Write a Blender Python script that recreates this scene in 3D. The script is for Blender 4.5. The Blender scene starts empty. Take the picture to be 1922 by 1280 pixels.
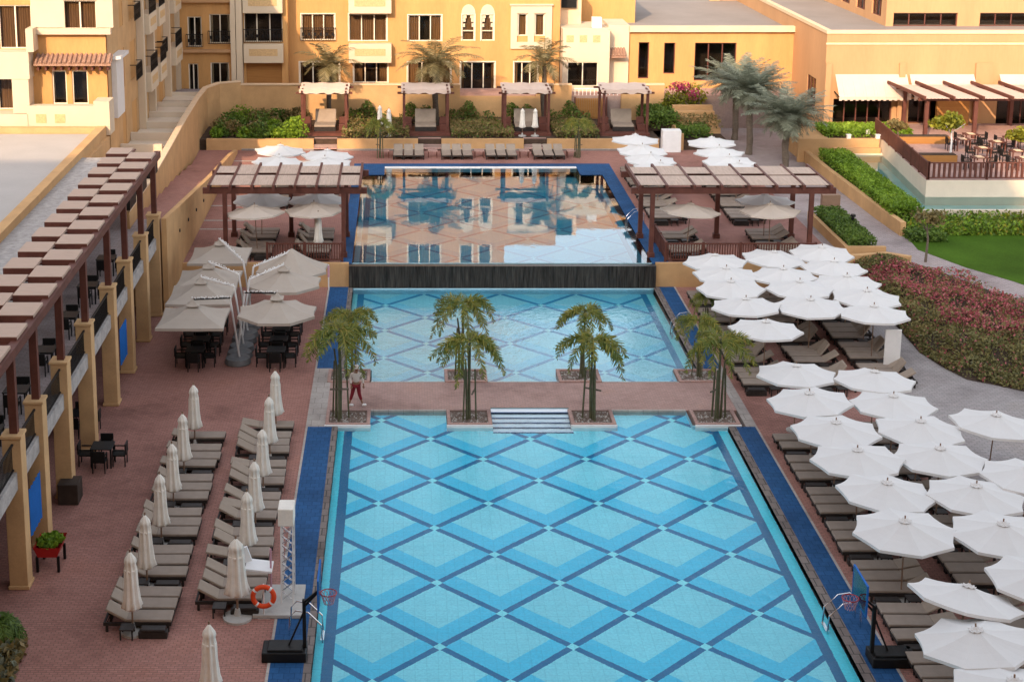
import bpy, bmesh, math, random
from mathutils import Vector, Matrix
random.seed(7)
SC = bpy.context.scene
COL = SC.collection
R = math.radians
# ---------------------------------------------------------------- camera, sky, sun, exposure
CAM_H, TILT, FPX, PX, PY = 23.0, R(12), 2913.0, 757.0, 287.0
cd = bpy.data.cameras.new("camera"); cam = bpy.data.objects.new("camera", cd); COL.objects.link(cam)
cam.location = (0, 0, CAM_H); cam.rotation_euler = (R(90) - TILT, 0, 0)
cd.sensor_width = 36; cd.lens = FPX / 1922 * 36
cd.shift_x = (961 - PX) / 1922; cd.shift_y = (PY - 640) / 1922
cd.clip_start = 0.5; cd.clip_end = 3000
SC.camera = cam
SUN_E, SUN_A = R(27), R(22)           # elevation, turned from straight behind towards the left
w = bpy.data.worlds.new("World"); SC.world = w; w.use_nodes = True
nt = w.node_tree; nt.nodes.clear()
sky = nt.nodes.new("ShaderNodeTexSky"); sky.sky_type = 'NISHITA'; sky.sun_disc = False
sky.sun_elevation = SUN_E; sky.sun_rotation = R(180) + SUN_A
sky.dust_density = 2.5; sky.ozone_density = 0.6; sky.air_density = 1.0
hs = nt.nodes.new("ShaderNodeHueSaturation"); hs.inputs['Saturation'].default_value = 0.34
bg = nt.nodes.new("ShaderNodeBackground"); bg.inputs['Strength'].default_value = 0.15
wo = nt.nodes.new("ShaderNodeOutputWorld")
nt.links.new(sky.outputs[0], hs.inputs['Color']); nt.links.new(hs.outputs[0], bg.inputs[0]); nt.links.new(bg.outputs[0], wo.inputs[0])
sl = bpy.data.lights.new("sun", 'SUN'); sl.energy = 2.0; sl.angle = R(0.5); sl.color = (1, 0.70, 0.44)
so = bpy.data.objects.new("sun", sl); COL.objects.link(so)
sdir = Vector((-math.sin(SUN_A) * math.cos(SUN_E), -math.cos(SUN_A) * math.cos(SUN_E), math.sin(SUN_E)))
so.rotation_euler = sdir.to_track_quat('Z', 'Y').to_euler(); so.location = (0, -40, 80)
SC.view_settings.view_transform = 'Standard'; SC.view_settings.look = 'None'
SC.view_settings.exposure = 1.5; SC.view_settings.gamma = 1
SC.render.engine = 'CYCLES'
try:
    SC.cycles.max_bounces = 8; SC.cycles.transparent_max_bounces = 12
except Exception: pass

# pixel of the photograph -> point of the place, on a level z or on a wall plane Y
_c, _s = math.cos(TILT), math.sin(TILT)
def P(px, py, z=0.0):
    u = (px - PX) / FPX; v = (py - PY) / FPX; k = (CAM_H - z) / (_s + v * _c)
    return Vector((u * k, (_c - v * _s) * k, z))
def Q(px, py, Y):
    u = (px - PX) / FPX; v = (py - PY) / FPX; k = Y / (_c - v * _s)
    return Vector((u * k, Y, CAM_H - k * (_s + v * _c)))

# ---------------------------------------------------------------- tagging
def tag(o, label=None, cat=None, group=None, kind=None):
    if label: o['label'] = label
    if cat: o['category'] = cat
    if group: o['group'] = group
    if kind: o['kind'] = kind
    return o
def empty(name, loc, rz=0, **k):
    o = bpy.data.objects.new(name, None); COL.objects.link(o); o.location = loc; o.rotation_euler = (0, 0, rz)
    o.empty_display_size = .2
    return tag(o, **k)
def dup(root, loc, rz=0.0, label=None, group=None, sc=None):
    r = root.copy(); COL.objects.link(r); r.location = loc; r.rotation_euler = (0, 0, rz)
    if label: r['label'] = label
    if group: r['group'] = group
    if sc: r.scale = sc
    for ch in list(root.children):
        c = ch.copy(); COL.objects.link(c); c.parent = r
        for g in list(ch.children):
            d = g.copy(); COL.objects.link(d); d.parent = c
    return r
class Stamp:
    """first call moves the prototype itself, later calls copy it"""
    def __init__(s, root): s.root = root; s.used = False
    def __call__(s, loc, rz=0.0, label=None, group=None, sc=None):
        if not s.used:
            s.used = True; o = s.root; o.location = loc; o.rotation_euler = (0, 0, rz)
            if label: o['label'] = label
            if group: o['group'] = group
            if sc: o.scale = sc
            return o
        return dup(s.root, loc, rz, label, group, sc)

# ---------------------------------------------------------------- materials
def nmat(name):
    m = bpy.data.materials.new(name); m.use_nodes = True
    n = m.node_tree; b = n.nodes['Principled BSDF']
    return m, n, b
def coord(n, scale=(1, 1, 1)):
    tc = n.nodes.new('ShaderNodeTexCoord'); mp = n.nodes.new('ShaderNodeMapping')
    mp.inputs['Scale'].default_value = scale
    n.links.new(tc.outputs['Object'], mp.inputs[0]); return mp.outputs[0]
def noise(n, vec, scale, detail=4, rough=.6):
    t = n.nodes.new('ShaderNodeTexNoise'); t.inputs['Scale'].default_value = scale
    t.inputs['Detail'].default_value = detail; t.inputs['Roughness'].default_value = rough
    if vec: n.links.new(vec, t.inputs['Vector'])
    return t.outputs['Fac']
def ramp(n, fac, stops):
    r = n.nodes.new('ShaderNodeValToRGB'); e = r.color_ramp.elements
    e[0].position, e[0].color = stops[0][0], (*stops[0][1], 1)
    e[1].position, e[1].color = stops[-1][0], (*stops[-1][1], 1)
    for p, c in stops[1:-1]:
        x = e.new(p); x.color = (*c, 1)
    n.links.new(fac, r.inputs[0]); return r.outputs[0]
def mul(n, a, b, fac=1.0, mode='MULTIPLY'):
    x = n.nodes.new('ShaderNodeMixRGB'); x.blend_type = mode; x.inputs[0].default_value = fac
    n.links.new(a, x.inputs[1])
    if isinstance(b, tuple): x.inputs[2].default_value = (*b, 1)
    else: n.links.new(b, x.inputs[2])
    return x.outputs[0]
def bump(n, b, fac, strength=.3, dist=.02):
    u = n.nodes.new('ShaderNodeBump'); u.inputs['Strength'].default_value = strength; u.inputs['Distance'].default_value = dist
    n.links.new(fac, u.inputs['Height']); n.links.new(u.outputs[0], b.inputs['Normal'])
def sc3(c, k): return tuple(min(1, x * k) for x in c)
def M(name, c, rough=.7, var=.12, scale=2.0, fine=25.0, metal=0.0, bmp=.15, stretch=(1, 1, 1), spec=.22):
    m, n, b = nmat(name); v = coord(n, stretch)
    f1 = noise(n, v, scale); col = ramp(n, f1, [(.25, sc3(c, 1 - var)), (.75, sc3(c, 1 + var))])
    f2 = noise(n, v, fine, 3)
    g = ramp(n, f2, [(.3, (1 - var,) * 3), (.7, (1, 1, 1))])
    n.links.new(mul(n, col, g, .7), b.inputs['Base Color'])
    b.inputs['Roughness'].default_value = rough; b.inputs['Metallic'].default_value = metal
    b.inputs['Specular IOR Level'].default_value = spec
    if bmp: bump(n, b, f2, bmp, .02)
    return m
def leafmat(name, stops, rough=.55, big=.5, trans=.25):
    m, n, b = nmat(name); g = n.nodes.new('ShaderNodeNewGeometry')
    v = coord(n); f = noise(n, v, big, 2)
    a = n.nodes.new('ShaderNodeMath'); a.operation = 'MULTIPLY_ADD'; n.links.new(g.outputs['Random Per Island'], a.inputs[0])
    a.inputs[1].default_value = .6; 
    s = n.nodes.new('ShaderNodeMath'); s.operation = 'MULTIPLY_ADD'; n.links.new(f, s.inputs[0]); s.inputs[1].default_value = 1.0; s.inputs[2].default_value = -.3
    n.links.new(s.outputs[0], a.inputs[2])
    col = ramp(n, a.outputs[0], stops)
    n.links.new(col, b.inputs['Base Color']); b.inputs['Roughness'].default_value = rough
    b.inputs['Specular IOR Level'].default_value = .3
    t = n.nodes.new('ShaderNodeBsdfTranslucent'); n.links.new(col, t.inputs[0])
    mx = n.nodes.new('ShaderNodeMixShader'); mx.inputs[0].default_value = trans
    out = [x for x in n.nodes if x.type == 'OUTPUT_MATERIAL'][0]
    n.links.new(b.outputs[0], mx.inputs[1]); n.links.new(t.outputs[0], mx.inputs[2]); n.links.new(mx.outputs[0], out.inputs[0])
    return m
def brickmat(name, c1, c2, mortar, bw=.22, bh=.11, mort=.012, rough=.75, big=.25, rot=0.0):
    m, n, b = nmat(name)
    tc = n.nodes.new('ShaderNodeTexCoord'); mp = n.nodes.new('ShaderNodeMapping'); mp.inputs['Rotation'].default_value = (0, 0, rot)
    n.links.new(tc.outputs['Object'], mp.inputs[0])
    br = n.nodes.new('ShaderNodeTexBrick'); n.links.new(mp.outputs[0], br.inputs['Vector'])
    br.inputs['Scale'].default_value = 1; br.inputs['Brick Width'].default_value = bw; br.inputs['Row Height'].default_value = bh
    br.inputs['Mortar Size'].default_value = mort; br.inputs['Color1'].default_value = (*c1, 1); br.inputs['Color2'].default_value = (*c2, 1)
    br.inputs['Mortar'].default_value = (*mortar, 1); br.inputs['Bias'].default_value = 0
    f = noise(n, mp.outputs[0], big, 6, .65); g = ramp(n, f, [(.32, (.62, .60, .60)), (.47, (.92, .90, .9)), (.56, (1, 1, 1)), (.75, (1.0, .93, .86))])
    f2 = noise(n, mp.outputs[0], 9, 3); g2 = ramp(n, f2, [(.3, (.82, .82, .82)), (.7, (1, 1, 1))])
    n.links.new(mul(n, mul(n, br.outputs[0], g), g2), b.inputs['Base Color'])
    b.inputs['Roughness'].default_value = rough; b.inputs['Specular IOR Level'].default_value = .15
    bump(n, b, br.outputs['Fac'], .25, -.01)
    return m
def math_n(n, op, a, b=None, c=None):
    x = n.nodes.new('ShaderNodeMath'); x.operation = op
    for i, q in enumerate((a, b, c)):
        if q is None: continue
        if isinstance(q, (int, float)): x.inputs[i].default_value = q
        else: n.links.new(q, x.inputs[i])
    return x.outputs[0]
def pool_tiles(name, x0, y0, wd, light, mid, dark, edges):
    m, n, b = nmat(name); tc = n.nodes.new('ShaderNodeTexCoord'); sp = n.nodes.new('ShaderNodeSeparateXYZ')
    n.links.new(tc.outputs['Object'], sp.inputs[0]); X, Y = sp.outputs[0], sp.outputs[1]
    dx = math_n(n, 'SUBTRACT', X, x0); dy = math_n(n, 'SUBTRACT', Y, y0)
    p = math_n(n, 'DIVIDE', math_n(n, 'ADD', dx, dy), wd); q = math_n(n, 'DIVIDE', math_n(n, 'SUBTRACT', dx, dy), wd)
    fp = math_n(n, 'FLOORED_MODULO', p, 1.0); fq = math_n(n, 'FLOORED_MODULO', q, 1.0)
    dp = math_n(n, 'MINIMUM', fp, math_n(n, 'SUBTRACT', 1.0, fp)); dq = math_n(n, 'MINIMUM', fq, math_n(n, 'SUBTRACT', 1.0, fq))
    line = math_n(n, 'LESS_THAN', math_n(n, 'MINIMUM', dp, dq), .041)
    knot = math_n(n, 'LESS_THAN', math_n(n, 'MAXIMUM', dp, dq), .052)
    band = math_n(n, 'LESS_THAN', math_n(n, 'MINIMUM', fp, math_n(n, 'SUBTRACT', 1.0, fq)), .27)
    v = coord(n); v2 = noise(n, v, .35, 3); vf = noise(n, v, 12, 3)
    L = ramp(n, v2, [(.3, sc3(light, .9)), (.7, light)]); c = L
    def over(c, fac, col):
        x = n.nodes.new('ShaderNodeMixRGB'); n.links.new(fac, x.inputs[0]); n.links.new(c, x.inputs[1]); x.inputs[2].default_value = (*col, 1); return x.outputs[0]
    c = over(c, band, mid); c = over(c, line, dark); c = over(c, knot, sc3(light, 1.05))
    xl, xr = edges
    e1 = math_n(n, 'LESS_THAN', X, xl + .52); e2 = math_n(n, 'GREATER_THAN', X, xr - .62)
    c = over(c, math_n(n, 'MAXIMUM', e1, e2), sc3(dark, .9))
    e3 = math_n(n, 'LESS_THAN', X, xl + .2); e4 = math_n(n, 'GREATER_THAN', X, xr - .32)
    c = over(c, math_n(n, 'MAXIMUM', e3, e4), sc3(mid, 1.25))
    g = ramp(n, vf, [(.3, (.78, .84, .86)), (.65, (1, 1, 1))])
    # joints of the tile sheets
    br = n.nodes.new('ShaderNodeTexBrick'); n.links.new(tc.outputs['Object'], br.inputs['Vector']); br.offset = 0
    br.inputs['Scale'].default_value = 1; br.inputs['Brick Width'].default_value = .33; br.inputs['Row Height'].default_value = .33
    br.inputs['Mortar Size'].default_value = .012; br.inputs['Color1'].default_value = (1, 1, 1, 1); br.inputs['Color2'].default_value = (.93, .95, .96, 1); br.inputs['Mortar'].default_value = (.82, .88, .9, 1)
    n.links.new(mul(n, mul(n, c, g), br.outputs[0]), b.inputs['Base Color']); b.inputs['Roughness'].default_value = .5
    return m
def water(name, tint, s1, d1, st1, s2=None, st2=0, rough=.02, ior=1.33, refr=None):
    m = bpy.data.materials.new(name); m.use_nodes = True; n = m.node_tree; n.nodes.clear()
    out = n.nodes.new('ShaderNodeOutputMaterial'); t = n.nodes.new('ShaderNodeBsdfRefraction' if refr else 'ShaderNodeBsdfTransparent'); t.inputs[0].default_value = (*tint, 1)
    if refr: t.inputs['IOR'].default_value = refr; t.inputs['Roughness'].default_value = 0
    g = n.nodes.new('ShaderNodeBsdfGlossy'); g.inputs['Roughness'].default_value = rough; g.inputs[0].default_value = (1, 1, 1, 1)
    fr = n.nodes.new('ShaderNodeFresnel'); fr.inputs[0].default_value = ior; mx = n.nodes.new('ShaderNodeMixShader')
    v = coord(n, (1, 1, 1)); f = noise(n, v, s1, 3, .5)
    bp = n.nodes.new('ShaderNodeBump'); bp.inputs['Strength'].default_value = st1; bp.inputs['Distance'].default_value = d1; n.links.new(f, bp.inputs['Height'])
    if s2:
        f2 = noise(n, v, s2, 2, .5); b2 = n.nodes.new('ShaderNodeBump'); b2.inputs['Strength'].default_value = st2; b2.inputs['Distance'].default_value = d1
        n.links.new(f2, b2.inputs['Height']); n.links.new(bp.outputs[0], b2.inputs['Normal']); bp = b2
    n.links.new(bp.outputs[0], g.inputs['Normal'])
    if refr: n.links.new(bp.outputs[0], t.inputs['Normal']); n.links.new(bp.outputs[0], fr.inputs['Normal'])
    n.links.new(fr.outputs[0], mx.inputs[0]); n.links.new(t.outputs[0], mx.inputs[1]); n.links.new(g.outputs[0], mx.inputs[2]); n.links.new(mx.outputs[0], out.inputs[0])
    return m
def clearmat(name, tint, mixv=.12):
    m = bpy.data.materials.new(name); m.use_nodes = True; n = m.node_tree; n.nodes.clear()
    out = n.nodes.new('ShaderNodeOutputMaterial'); t = n.nodes.new('ShaderNodeBsdfTransparent'); t.inputs[0].default_value = (*tint, 1)
    g = n.nodes.new('ShaderNodeBsdfGlossy'); g.inputs['Roughness'].default_value = .05; mx = n.nodes.new('ShaderNodeMixShader')
    fr = n.nodes.new('ShaderNodeFresnel'); fr.inputs[0].default_value = 1.5
    n.links.new(fr.outputs[0], mx.inputs[0]); n.links.new(t.outputs[0], mx.inputs[1]); n.links.new(g.outputs[0], mx.inputs[2]); n.links.new(mx.outputs[0], out.inputs[0])
    return m

mt = {}
mt['pave'] = brickmat('red brick paving', (.39, .185, .15), (.47, .23, .185), (.26, .15, .12))
mt['pave2'] = brickmat('pink brick paving', (.46, .29, .25), (.54, .34, .29), (.34, .25, .22), big=.4)
mt['path'] = brickmat('grey path paving', (.40, .36, .35), (.34, .31, .30), (.25, .23, .22), .3, .15)
mt['path_pink'] = brickmat('light path paving', (.44, .37, .36), (.37, .31, .30), (.28, .24, .23), .3, .15)
mt['blue'] = _b = brickmat('blue deck tiles', (.026, .095, .235), (.032, .115, .28), (.018, .065, .16), .3, .3, .01, .7)
_b.node_tree.nodes['Principled BSDF'].inputs['Specular IOR Level'].default_value = .08
mt['grate'] = brickmat('grey drain coping', (.20, .165, .15), (.26, .22, .20), (.09, .08, .075), .3, .5, .02)
mt['stone'] = brickmat('pale kerb stone', (.44, .40, .36), (.52, .47, .43), (.3, .27, .25), .6, .6)
mt['orange'] = M('ochre render', (.55, .295, .11), .85, .13, .45, 5, stretch=(1.6, 1.6, .35))
mt['orange_low'] = M('ochre garden wall render', (.55, .33, .155), .85, .14, .9, 20)
mt['salmon'] = M('warm render', (.49, .28, .14), .85, .10, .3, 4, stretch=(1.6, 1.6, .35))
mt['tan'] = M('tan column render', (.60, .38, .19), .85, .14, 1.2, 18)
mt['cream'] = M('cream render', (.62, .50, .36), .85, .06, .6, 30)
mt['creamwall'] = M('cream pool wall', (.66, .56, .44), .8, .08, .8, 20)
mt['cap'] = M('pale coping stone', (.72, .52, .34), .8, .08, 1.5, 25)
mt['roof'] = M('white roof membrane', (.42, .40, .38), .8, .07, .35, 8)
mt['roof2'] = M('grey roof screed', (.27, .235, .21), .85, .12, .3, 10)
mt['gravel'] = M('grey roof gravel', (.42, .39, .37), .95, .3, 3, 22, bmp=.5)
mt['wood'] = M('red brown timber', (.13, .047, .034), .6, .25, 2, 30)
mt['wood_top'] = M('pink beige slat boards', (.50, .36, .28), .7, .12, 1.5, 25, stretch=(1, 14, 1))
mt['wood_pergola'] = M('pergola shade slats', (.55, .42, .34), .7, .22, 1.2, 6, stretch=(18, 1, 1))
mt['frame'] = M('dark wicker', (.035, .028, .025), .55, .3, 6, 60)
mt['cushion'] = M('taupe cushion fabric', (.31, .25, .205), .9, .10, 3, 60)
mt['cushion2'] = M('taupe back cushion fabric', (.33, .265, .21), .9, .10, 3, 60)
mt['black'] = M('black wicker', (.012, .012, .012), .5, .3, 6, 60)
mt['white_fab'] = M('white canopy cloth', (.66, .64, .62), .85, .03, 1.2, 30)
mt['cream_fab'] = M('cream folded cloth', (.80, .75, .67), .9, .10, 3, 25)
mt['pergola_shade_cloth'] = M('pergola shaded canopy cloth', (.60, .51, .43), .85, .05, 1.2, 30)  # white canopy with the pergola's shade put into its colour
mt['beige_fab'] = M('beige canopy cloth', (.41, .35, .295), .9, .05, 1.5, 30)
mt['white_m'] = M('white painted metal', (.72, .70, .68), .4, .05, 3, 40)
mt['steel'] = M('polished steel', (.7, .7, .72), .18, .03, 3, 40, metal=1)
mt['pole'] = M('brown umbrella pole', (.24, .15, .10), .5, .1, 4, 40)
mt['greypl'] = M('grey weight plastic', (.17, .175, .18), .5, .12, 4, 30)
mt['conc'] = M('pale concrete', (.45, .43, .40), .85, .12, 3, 25)
mt['bark'] = M('trunk bark', (.16, .125, .095), .9, .3, 4, 22, stretch=(1, 1, 3))
mt['stalk'] = M('young palm trunk', (.11, .11, .06), .8, .3, 4, 22)
mt['iron'] = M('black iron', (.012, .011, .011), .5, .2, 4, 30)
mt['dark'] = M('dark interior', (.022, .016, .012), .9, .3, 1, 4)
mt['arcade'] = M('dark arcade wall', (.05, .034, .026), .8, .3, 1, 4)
mt['stonewall'] = M('dark wet stone wall', (.055, .047, .04), .3, .85, 2.2, 5, stretch=(5, 1, .3), bmp=.8)
mt['frame_w'] = M('cream window frame', (.74, .66, .52), .5, .05, 3, 30)
mt['curtain'] = M('brown curtain', (.22, .125, .06), .9, .35, 2, 9, stretch=(5, 5, .2))
mt['curtain2'] = M('pale curtain', (.55, .48, .36), .9, .2, 2, 9, stretch=(5, 5, .2))
mt['grille'] = M('ochre grille panel', (.60, .40, .2), .8, .2, 9, 30)
mt['garage'] = M('timber infill', (.36, .17, .05), .7, .15, 2, 20, stretch=(.3, 1, 5))
mt['tile'] = M('terracotta tiles', (.34, .2, .14), .8, .3, 5, 20)
mt['awn'] = M('pinkish white awning cloth', (.60, .46, .38), .85, .05, 2, 20)
mt['soil'] = M('planting soil', (.075, .05, .035), .95, .35, 3, 14)
mt['sand'] = M('sandy ground', (.34, .28, .22), .95, .2, .05, 3)
mt['pebble'] = M('pebble mulch', (.20, .15, .125), .8, .4, 6, 16, bmp=.8)
mt['red'] = M('red paint', (.42, .02, .02), .4, .1, 3, 30)
mt['lifebuoy'] = M('orange buoy', (.72, .075, .02), .45, .06, 3, 30)
mt['bluecloth'] = M('blue cloth', (.012, .12, .42), .7, .12, 2, 20)
mt['ltblue'] = clearmat('pale blue board', (.45, .72, .85))
mt['net'] = M('pink net', (.55, .30, .36), .8, .2, 4, 30)
mt['glass'] = clearmat('window glass', (.82, .8, .76))
mt['skin'] = M('skin', (.30, .16, .10), .6, .05, 3, 30)
mt['shirt'] = M('pale shirt cloth', (.70, .60, .54), .9, .06, 3, 30)
mt['maroon'] = M('maroon trousers', (.22, .02, .03), .9, .1, 3, 30)
mt['hair'] = M('black hair', (.01, .008, .007), .6, .1, 3, 30)
mt['lawn'] = M('lawn', (.06, .12, .012), .95, .34, .28, 9, bmp=.5, spec=.05)
mt['steps'] = M('white pool step', (.78, .86, .92), .5, .04, 3, 30)
mt['stepnose'] = M('blue step nosing', (.03, .10, .26), .5, .1, 3, 30)
mt['white_st'] = M('white pool kerb', (.78, .77, .76), .5, .05, 3, 30)
G = [(0, (.03, .055, .012)), (.45, (.085, .15, .022)), (1, (.18, .26, .045))]
mt['leaf'] = leafmat('shrub leaves', G)
mt['leaf_b'] = leafmat('bright hedge leaves', [(0, (.06, .12, .01)), (.5, (.16, .27, .02)), (1, (.28, .40, .04))])
mt['leaf_o'] = leafmat('olive groundcover', [(0, (.07, .07, .025)), (.4, (.19, .15, .055)), (1, (.34, .24, .10))])
mt['leaf_y'] = leafmat('yellow green leaves', [(0, (.06, .08, .01)), (.5, (.20, .21, .02)), (1, (.42, .38, .04))])
mt['leaf_bed'] = leafmat('bed leaves', [(0, (.07, .075, .03)), (.45, (.18, .17, .06)), (1, (.34, .26, .10))], big=.3)
mt['leaf_red'] = leafmat('red bed leaves', [(0, (.20, .06, .06)), (.4, (.44, .10, .12)), (1, (.62, .22, .22))], big=.5)
mt['leaf_bou'] = leafmat('magenta bracts', [(0, (.22, .01, .06)), (1, (.5, .05, .18))])
mt['palm'] = leafmat('foxtail palm leaflets', [(0, (.055, .085, .02)), (.45, (.16, .20, .035)), (1, (.42, .32, .06))], big=1.1)
mt['date'] = leafmat('grey green palm leaflets', [(0, (.10, .12, .08)), (.5, (.21, .23, .16)), (1, (.36, .37, .27))], big=.8)
mt['date_y'] = leafmat('dusty palm leaflets', [(0, (.09, .085, .035)), (.5, (.20, .17, .08)), (1, (.40, .32, .17))], big=.8)

# ---------------------------------------------------------------- mesh builder
class MB:
    def __init__(s): s.v = []; s.f = []; s.m = []
    def add(s, vs, fs, mi=0):
        b = len(s.v); s.v += [tuple(x) for x in vs]
        for f in fs: s.f.append(tuple(i + b for i in f)); s.m.append(mi)
        return s
    def box(s, x0, x1, y0, y1, z0, z1, mi=0):
        if x0 > x1: x0, x1 = x1, x0
        if y0 > y1: y0, y1 = y1, y0
        if z0 > z1: z0, z1 = z1, z0
        return s.add([(x0, y0, z0), (x1, y0, z0), (x1, y1, z0), (x0, y1, z0), (x0, y0, z1), (x1, y0, z1), (x1, y1, z1), (x0, y1, z1)],
                     [(0, 3, 2, 1), (4, 5, 6, 7), (0, 1, 5, 4), (1, 2, 6, 5), (2, 3, 7, 6), (3, 0, 4, 7)], mi)
    def beam(s, a, b, w, h, mi=0, up=Vector((0, 0, 1))):
        a = Vector(a); b = Vector(b); d = (b - a).normalized()
        if abs(d.dot(up)) > .98: up = Vector((0, 1, 0))
        r = d.cross(up).normalized(); u = r.cross(d).normalized(); r *= w / 2; u *= h / 2
        vs = [a - r - u, a + r - u, a + r + u, a - r + u, b - r - u, b + r - u, b + r + u, b - r + u]
        return s.add(vs, [(0, 1, 2, 3), (7, 6, 5, 4), (0, 4, 5, 1), (1, 5, 6, 2), (2, 6, 7, 3), (3, 7, 4, 0)], mi)
    def tube(s, pts, rad, n=8, mi=0, cap=True):
        pts = [Vector(p) for p in pts]; rad = rad if isinstance(rad, (list, tuple)) else [rad] * len(pts)
        rings = []; b = len(s.v)
        for i, p in enumerate(pts):
            d = (pts[min(i + 1, len(pts) - 1)] - pts[max(i - 1, 0)]).normalized()
            a = Vector((0, 0, 1)) if abs(d.z) < .9 else Vector((1, 0, 0))
            r = d.cross(a).normalized(); u = r.cross(d)
            for k in range(n):
                t = 2 * math.pi * k / n; s.v.append(tuple(p + (r * math.cos(t) + u * math.sin(t)) * rad[i]))
        for i in range(len(pts) - 1):
            for k in range(n):
                k2 = (k + 1) % n; s.f.append((b + i * n + k, b + i * n + k2, b + (i + 1) * n + k2, b + (i + 1) * n + k)); s.m.append(mi)
        if cap:
            s.f.append(tuple(b + k for k in range(n))[::-1]); s.m.append(mi)
            e = b + (len(pts) - 1) * n; s.f.append(tuple(e + k for k in range(n))); s.m.append(mi)
        return s
    def prism(s, pts, z0, z1, mi=0, mis=None):
        n = len(pts); A = sum(pts[i][0] * pts[(i + 1) % n][1] - pts[(i + 1) % n][0] * pts[i][1] for i in range(n))
        if A < 0: pts = pts[::-1]
        za = z1 if callable(z1) else (lambda x, y: z1)
        s.add([(p[0], p[1], z0) for p in pts] + [(p[0], p[1], za(p[0], p[1])) for p in pts], [tuple(range(n, 2 * n))], mi)
        b = len(s.v) - 2 * n
        s.f.append(tuple(b + i for i in range(n))[::-1]); s.m.append(mi)
        for i in range(n):
            j = (i + 1) % n; s.f.append((b + i, b + j, b + n + j, b + n + i)); s.m.append(mi if mis is None else mis)
        return s
    def quad(s, a, b, c, d, mi=0): return s.add([a, b, c, d], [(0, 1, 2, 3)], mi)
    def wallline(s, pts, th, z0, z1, mi=0):
        """upright wall of thickness th along a plan polyline"""
        pts = [Vector((p[0], p[1])) for p in pts]; off = []
        for i, p in enumerate(pts):
            d1 = (p - pts[i - 1]).normalized() if i else None; d2 = (pts[i + 1] - p).normalized() if i < len(pts) - 1 else None
            d = (d1 or d2) if not (d1 and d2) else (d1 + d2).normalized()
            n = Vector((-d.y, d.x)); k = 1 / max(.4, n.dot(Vector((-(d2 or d1).y, (d2 or d1).x)))); off.append(n * th / 2 * k)
        zf = z1 if callable(z1) else (lambda i: z1); zb = z0 if callable(z0) else (lambda i: z0)
        b = len(s.v)
        for i, p in enumerate(pts):
            for sgn in (1, -1):
                q = p + off[i] * sgn; s.v.append((q.x, q.y, zb(i))); s.v.append((q.x, q.y, zf(i)))
        for i in range(len(pts) - 1):
            a = b + 4 * i; c = a + 4
            for f in ((a, a + 1, c + 1, c), (a + 2, c + 2, c + 3, a + 3), (a + 1, a + 3, c + 3, c + 1), (a, c, c + 2, a + 2)): s.f.append(f); s.m.append(mi)
        for a in (b, b + 4 * (len(pts) - 1)): s.f.append((a, a + 2, a + 3, a + 1)); s.m.append(mi)
        return s
    def build(s, name, mats, parent=None, smooth=False, bevel=0, fix=True, loc=None, **k):
        me = bpy.data.meshes.new(name); me.from_pydata(s.v, [], s.f)
        if not isinstance(mats, (list, tuple)): mats = [mats]
        for m in mats: me.materials.append(m)
        me.polygons.foreach_set('material_index', s.m)
        if fix:
            bm = bmesh.new(); bm.from_mesh(me); bmesh.ops.recalc_face_normals(bm, faces=bm.faces); bm.to_mesh(me); bm.free()
        if smooth: me.polygons.foreach_set('use_smooth', [True] * len(me.polygons))
        me.update(); o = bpy.data.objects.new(name, me); COL.objects.link(o)
        if parent: o.parent = parent
        if loc is not None: o.location = loc
        if bevel:
            bv = o.modifiers.new('bevel', 'BEVEL'); bv.width = bevel; bv.segments = 2; bv.limit_method = 'ANGLE'
        return tag(o, **k)
def leaves(mb, pts, size, mi=0, flat=.0, aspect=1.6, jitter=.35):
    for p in pts:
        n = Vector((random.gauss(0, 1), random.gauss(0, 1), random.gauss(0, 1) + flat * 2)).normalized()
        t = n.orthogonal().normalized(); t.rotate(Matrix.Rotation(random.random() * 6.28, 3, n)); u = n.cross(t)
        s_ = size * random.uniform(1 - jitter, 1 + jitter); a = t * s_ * aspect / 2; b = u * s_ / 2
        m = mi(p) if callable(mi) else mi
        mb.add([p - a, p + b, p + a, p - b], [(0, 1, 2, 3)], m)
def box_pts(n, x0, x1, y0, y1, z0, z1):
    return [Vector((random.uniform(x0, x1), random.uniform(y0, y1), z0 + (z1 - z0) * random.random() ** .5)) for _ in range(n)]
def blob_pts(n, c, r):
    out = []
    for _ in range(n):
        d = Vector((random.gauss(0, 1), random.gauss(0, 1), random.gauss(0, 1))).normalized(); k = random.random() ** .4
        out.append(Vector((c[0] + d.x * r[0] * k, c[1] + d.y * r[1] * k, c[2] + d.z * r[2] * k)))
    return out
ORD = ['first', 'second', 'third', 'fourth', 'fifth', 'sixth', 'seventh', 'eighth', 'ninth', 'tenth', 'eleventh', 'twelfth', 'thirteenth', 'fourteenth', 'fifteenth']

# ================================================================ SETTING
def structure(mb, name, mats, **k): return mb.build(name, mats, kind='structure', **k)
XL, XR = -2.5, 12.6           # water edges
b = MB(); b.box(-900, 900, -150, 1600, -2.2, -1.6); structure(b, 'ground', mt['sand'])
# lower deck: slabs round the two lower pools
b = MB()
b.box(-11.4, -3.8, 24, 75.7, -.6, 0); b.box(13.78, 22.0, 24, 75.7, -.6, 0)
structure(b, 'lower_deck', mt['pave'])
b = MB(); b.box(-16.2, -11.4, 24, 75.7, -.6, -.004); structure(b, 'arcade_floor', mt['pave'])
b = MB(); b.box(22.0, 46, 24, 75.7, -.6, -.004); b.prism([P(1560, 590), P(1650, 600), P(1679, 609), P(1726, 662), P(1768, 689), P(1815, 713), P(1872, 724), P(1922, 735), (34, 57), (34, 30), (18.95, 30), (18.95, 56), (19.3, 58), (21.3, 62.5)], 0, .005)
structure(b, 'garden_path', mt['path'])
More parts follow.
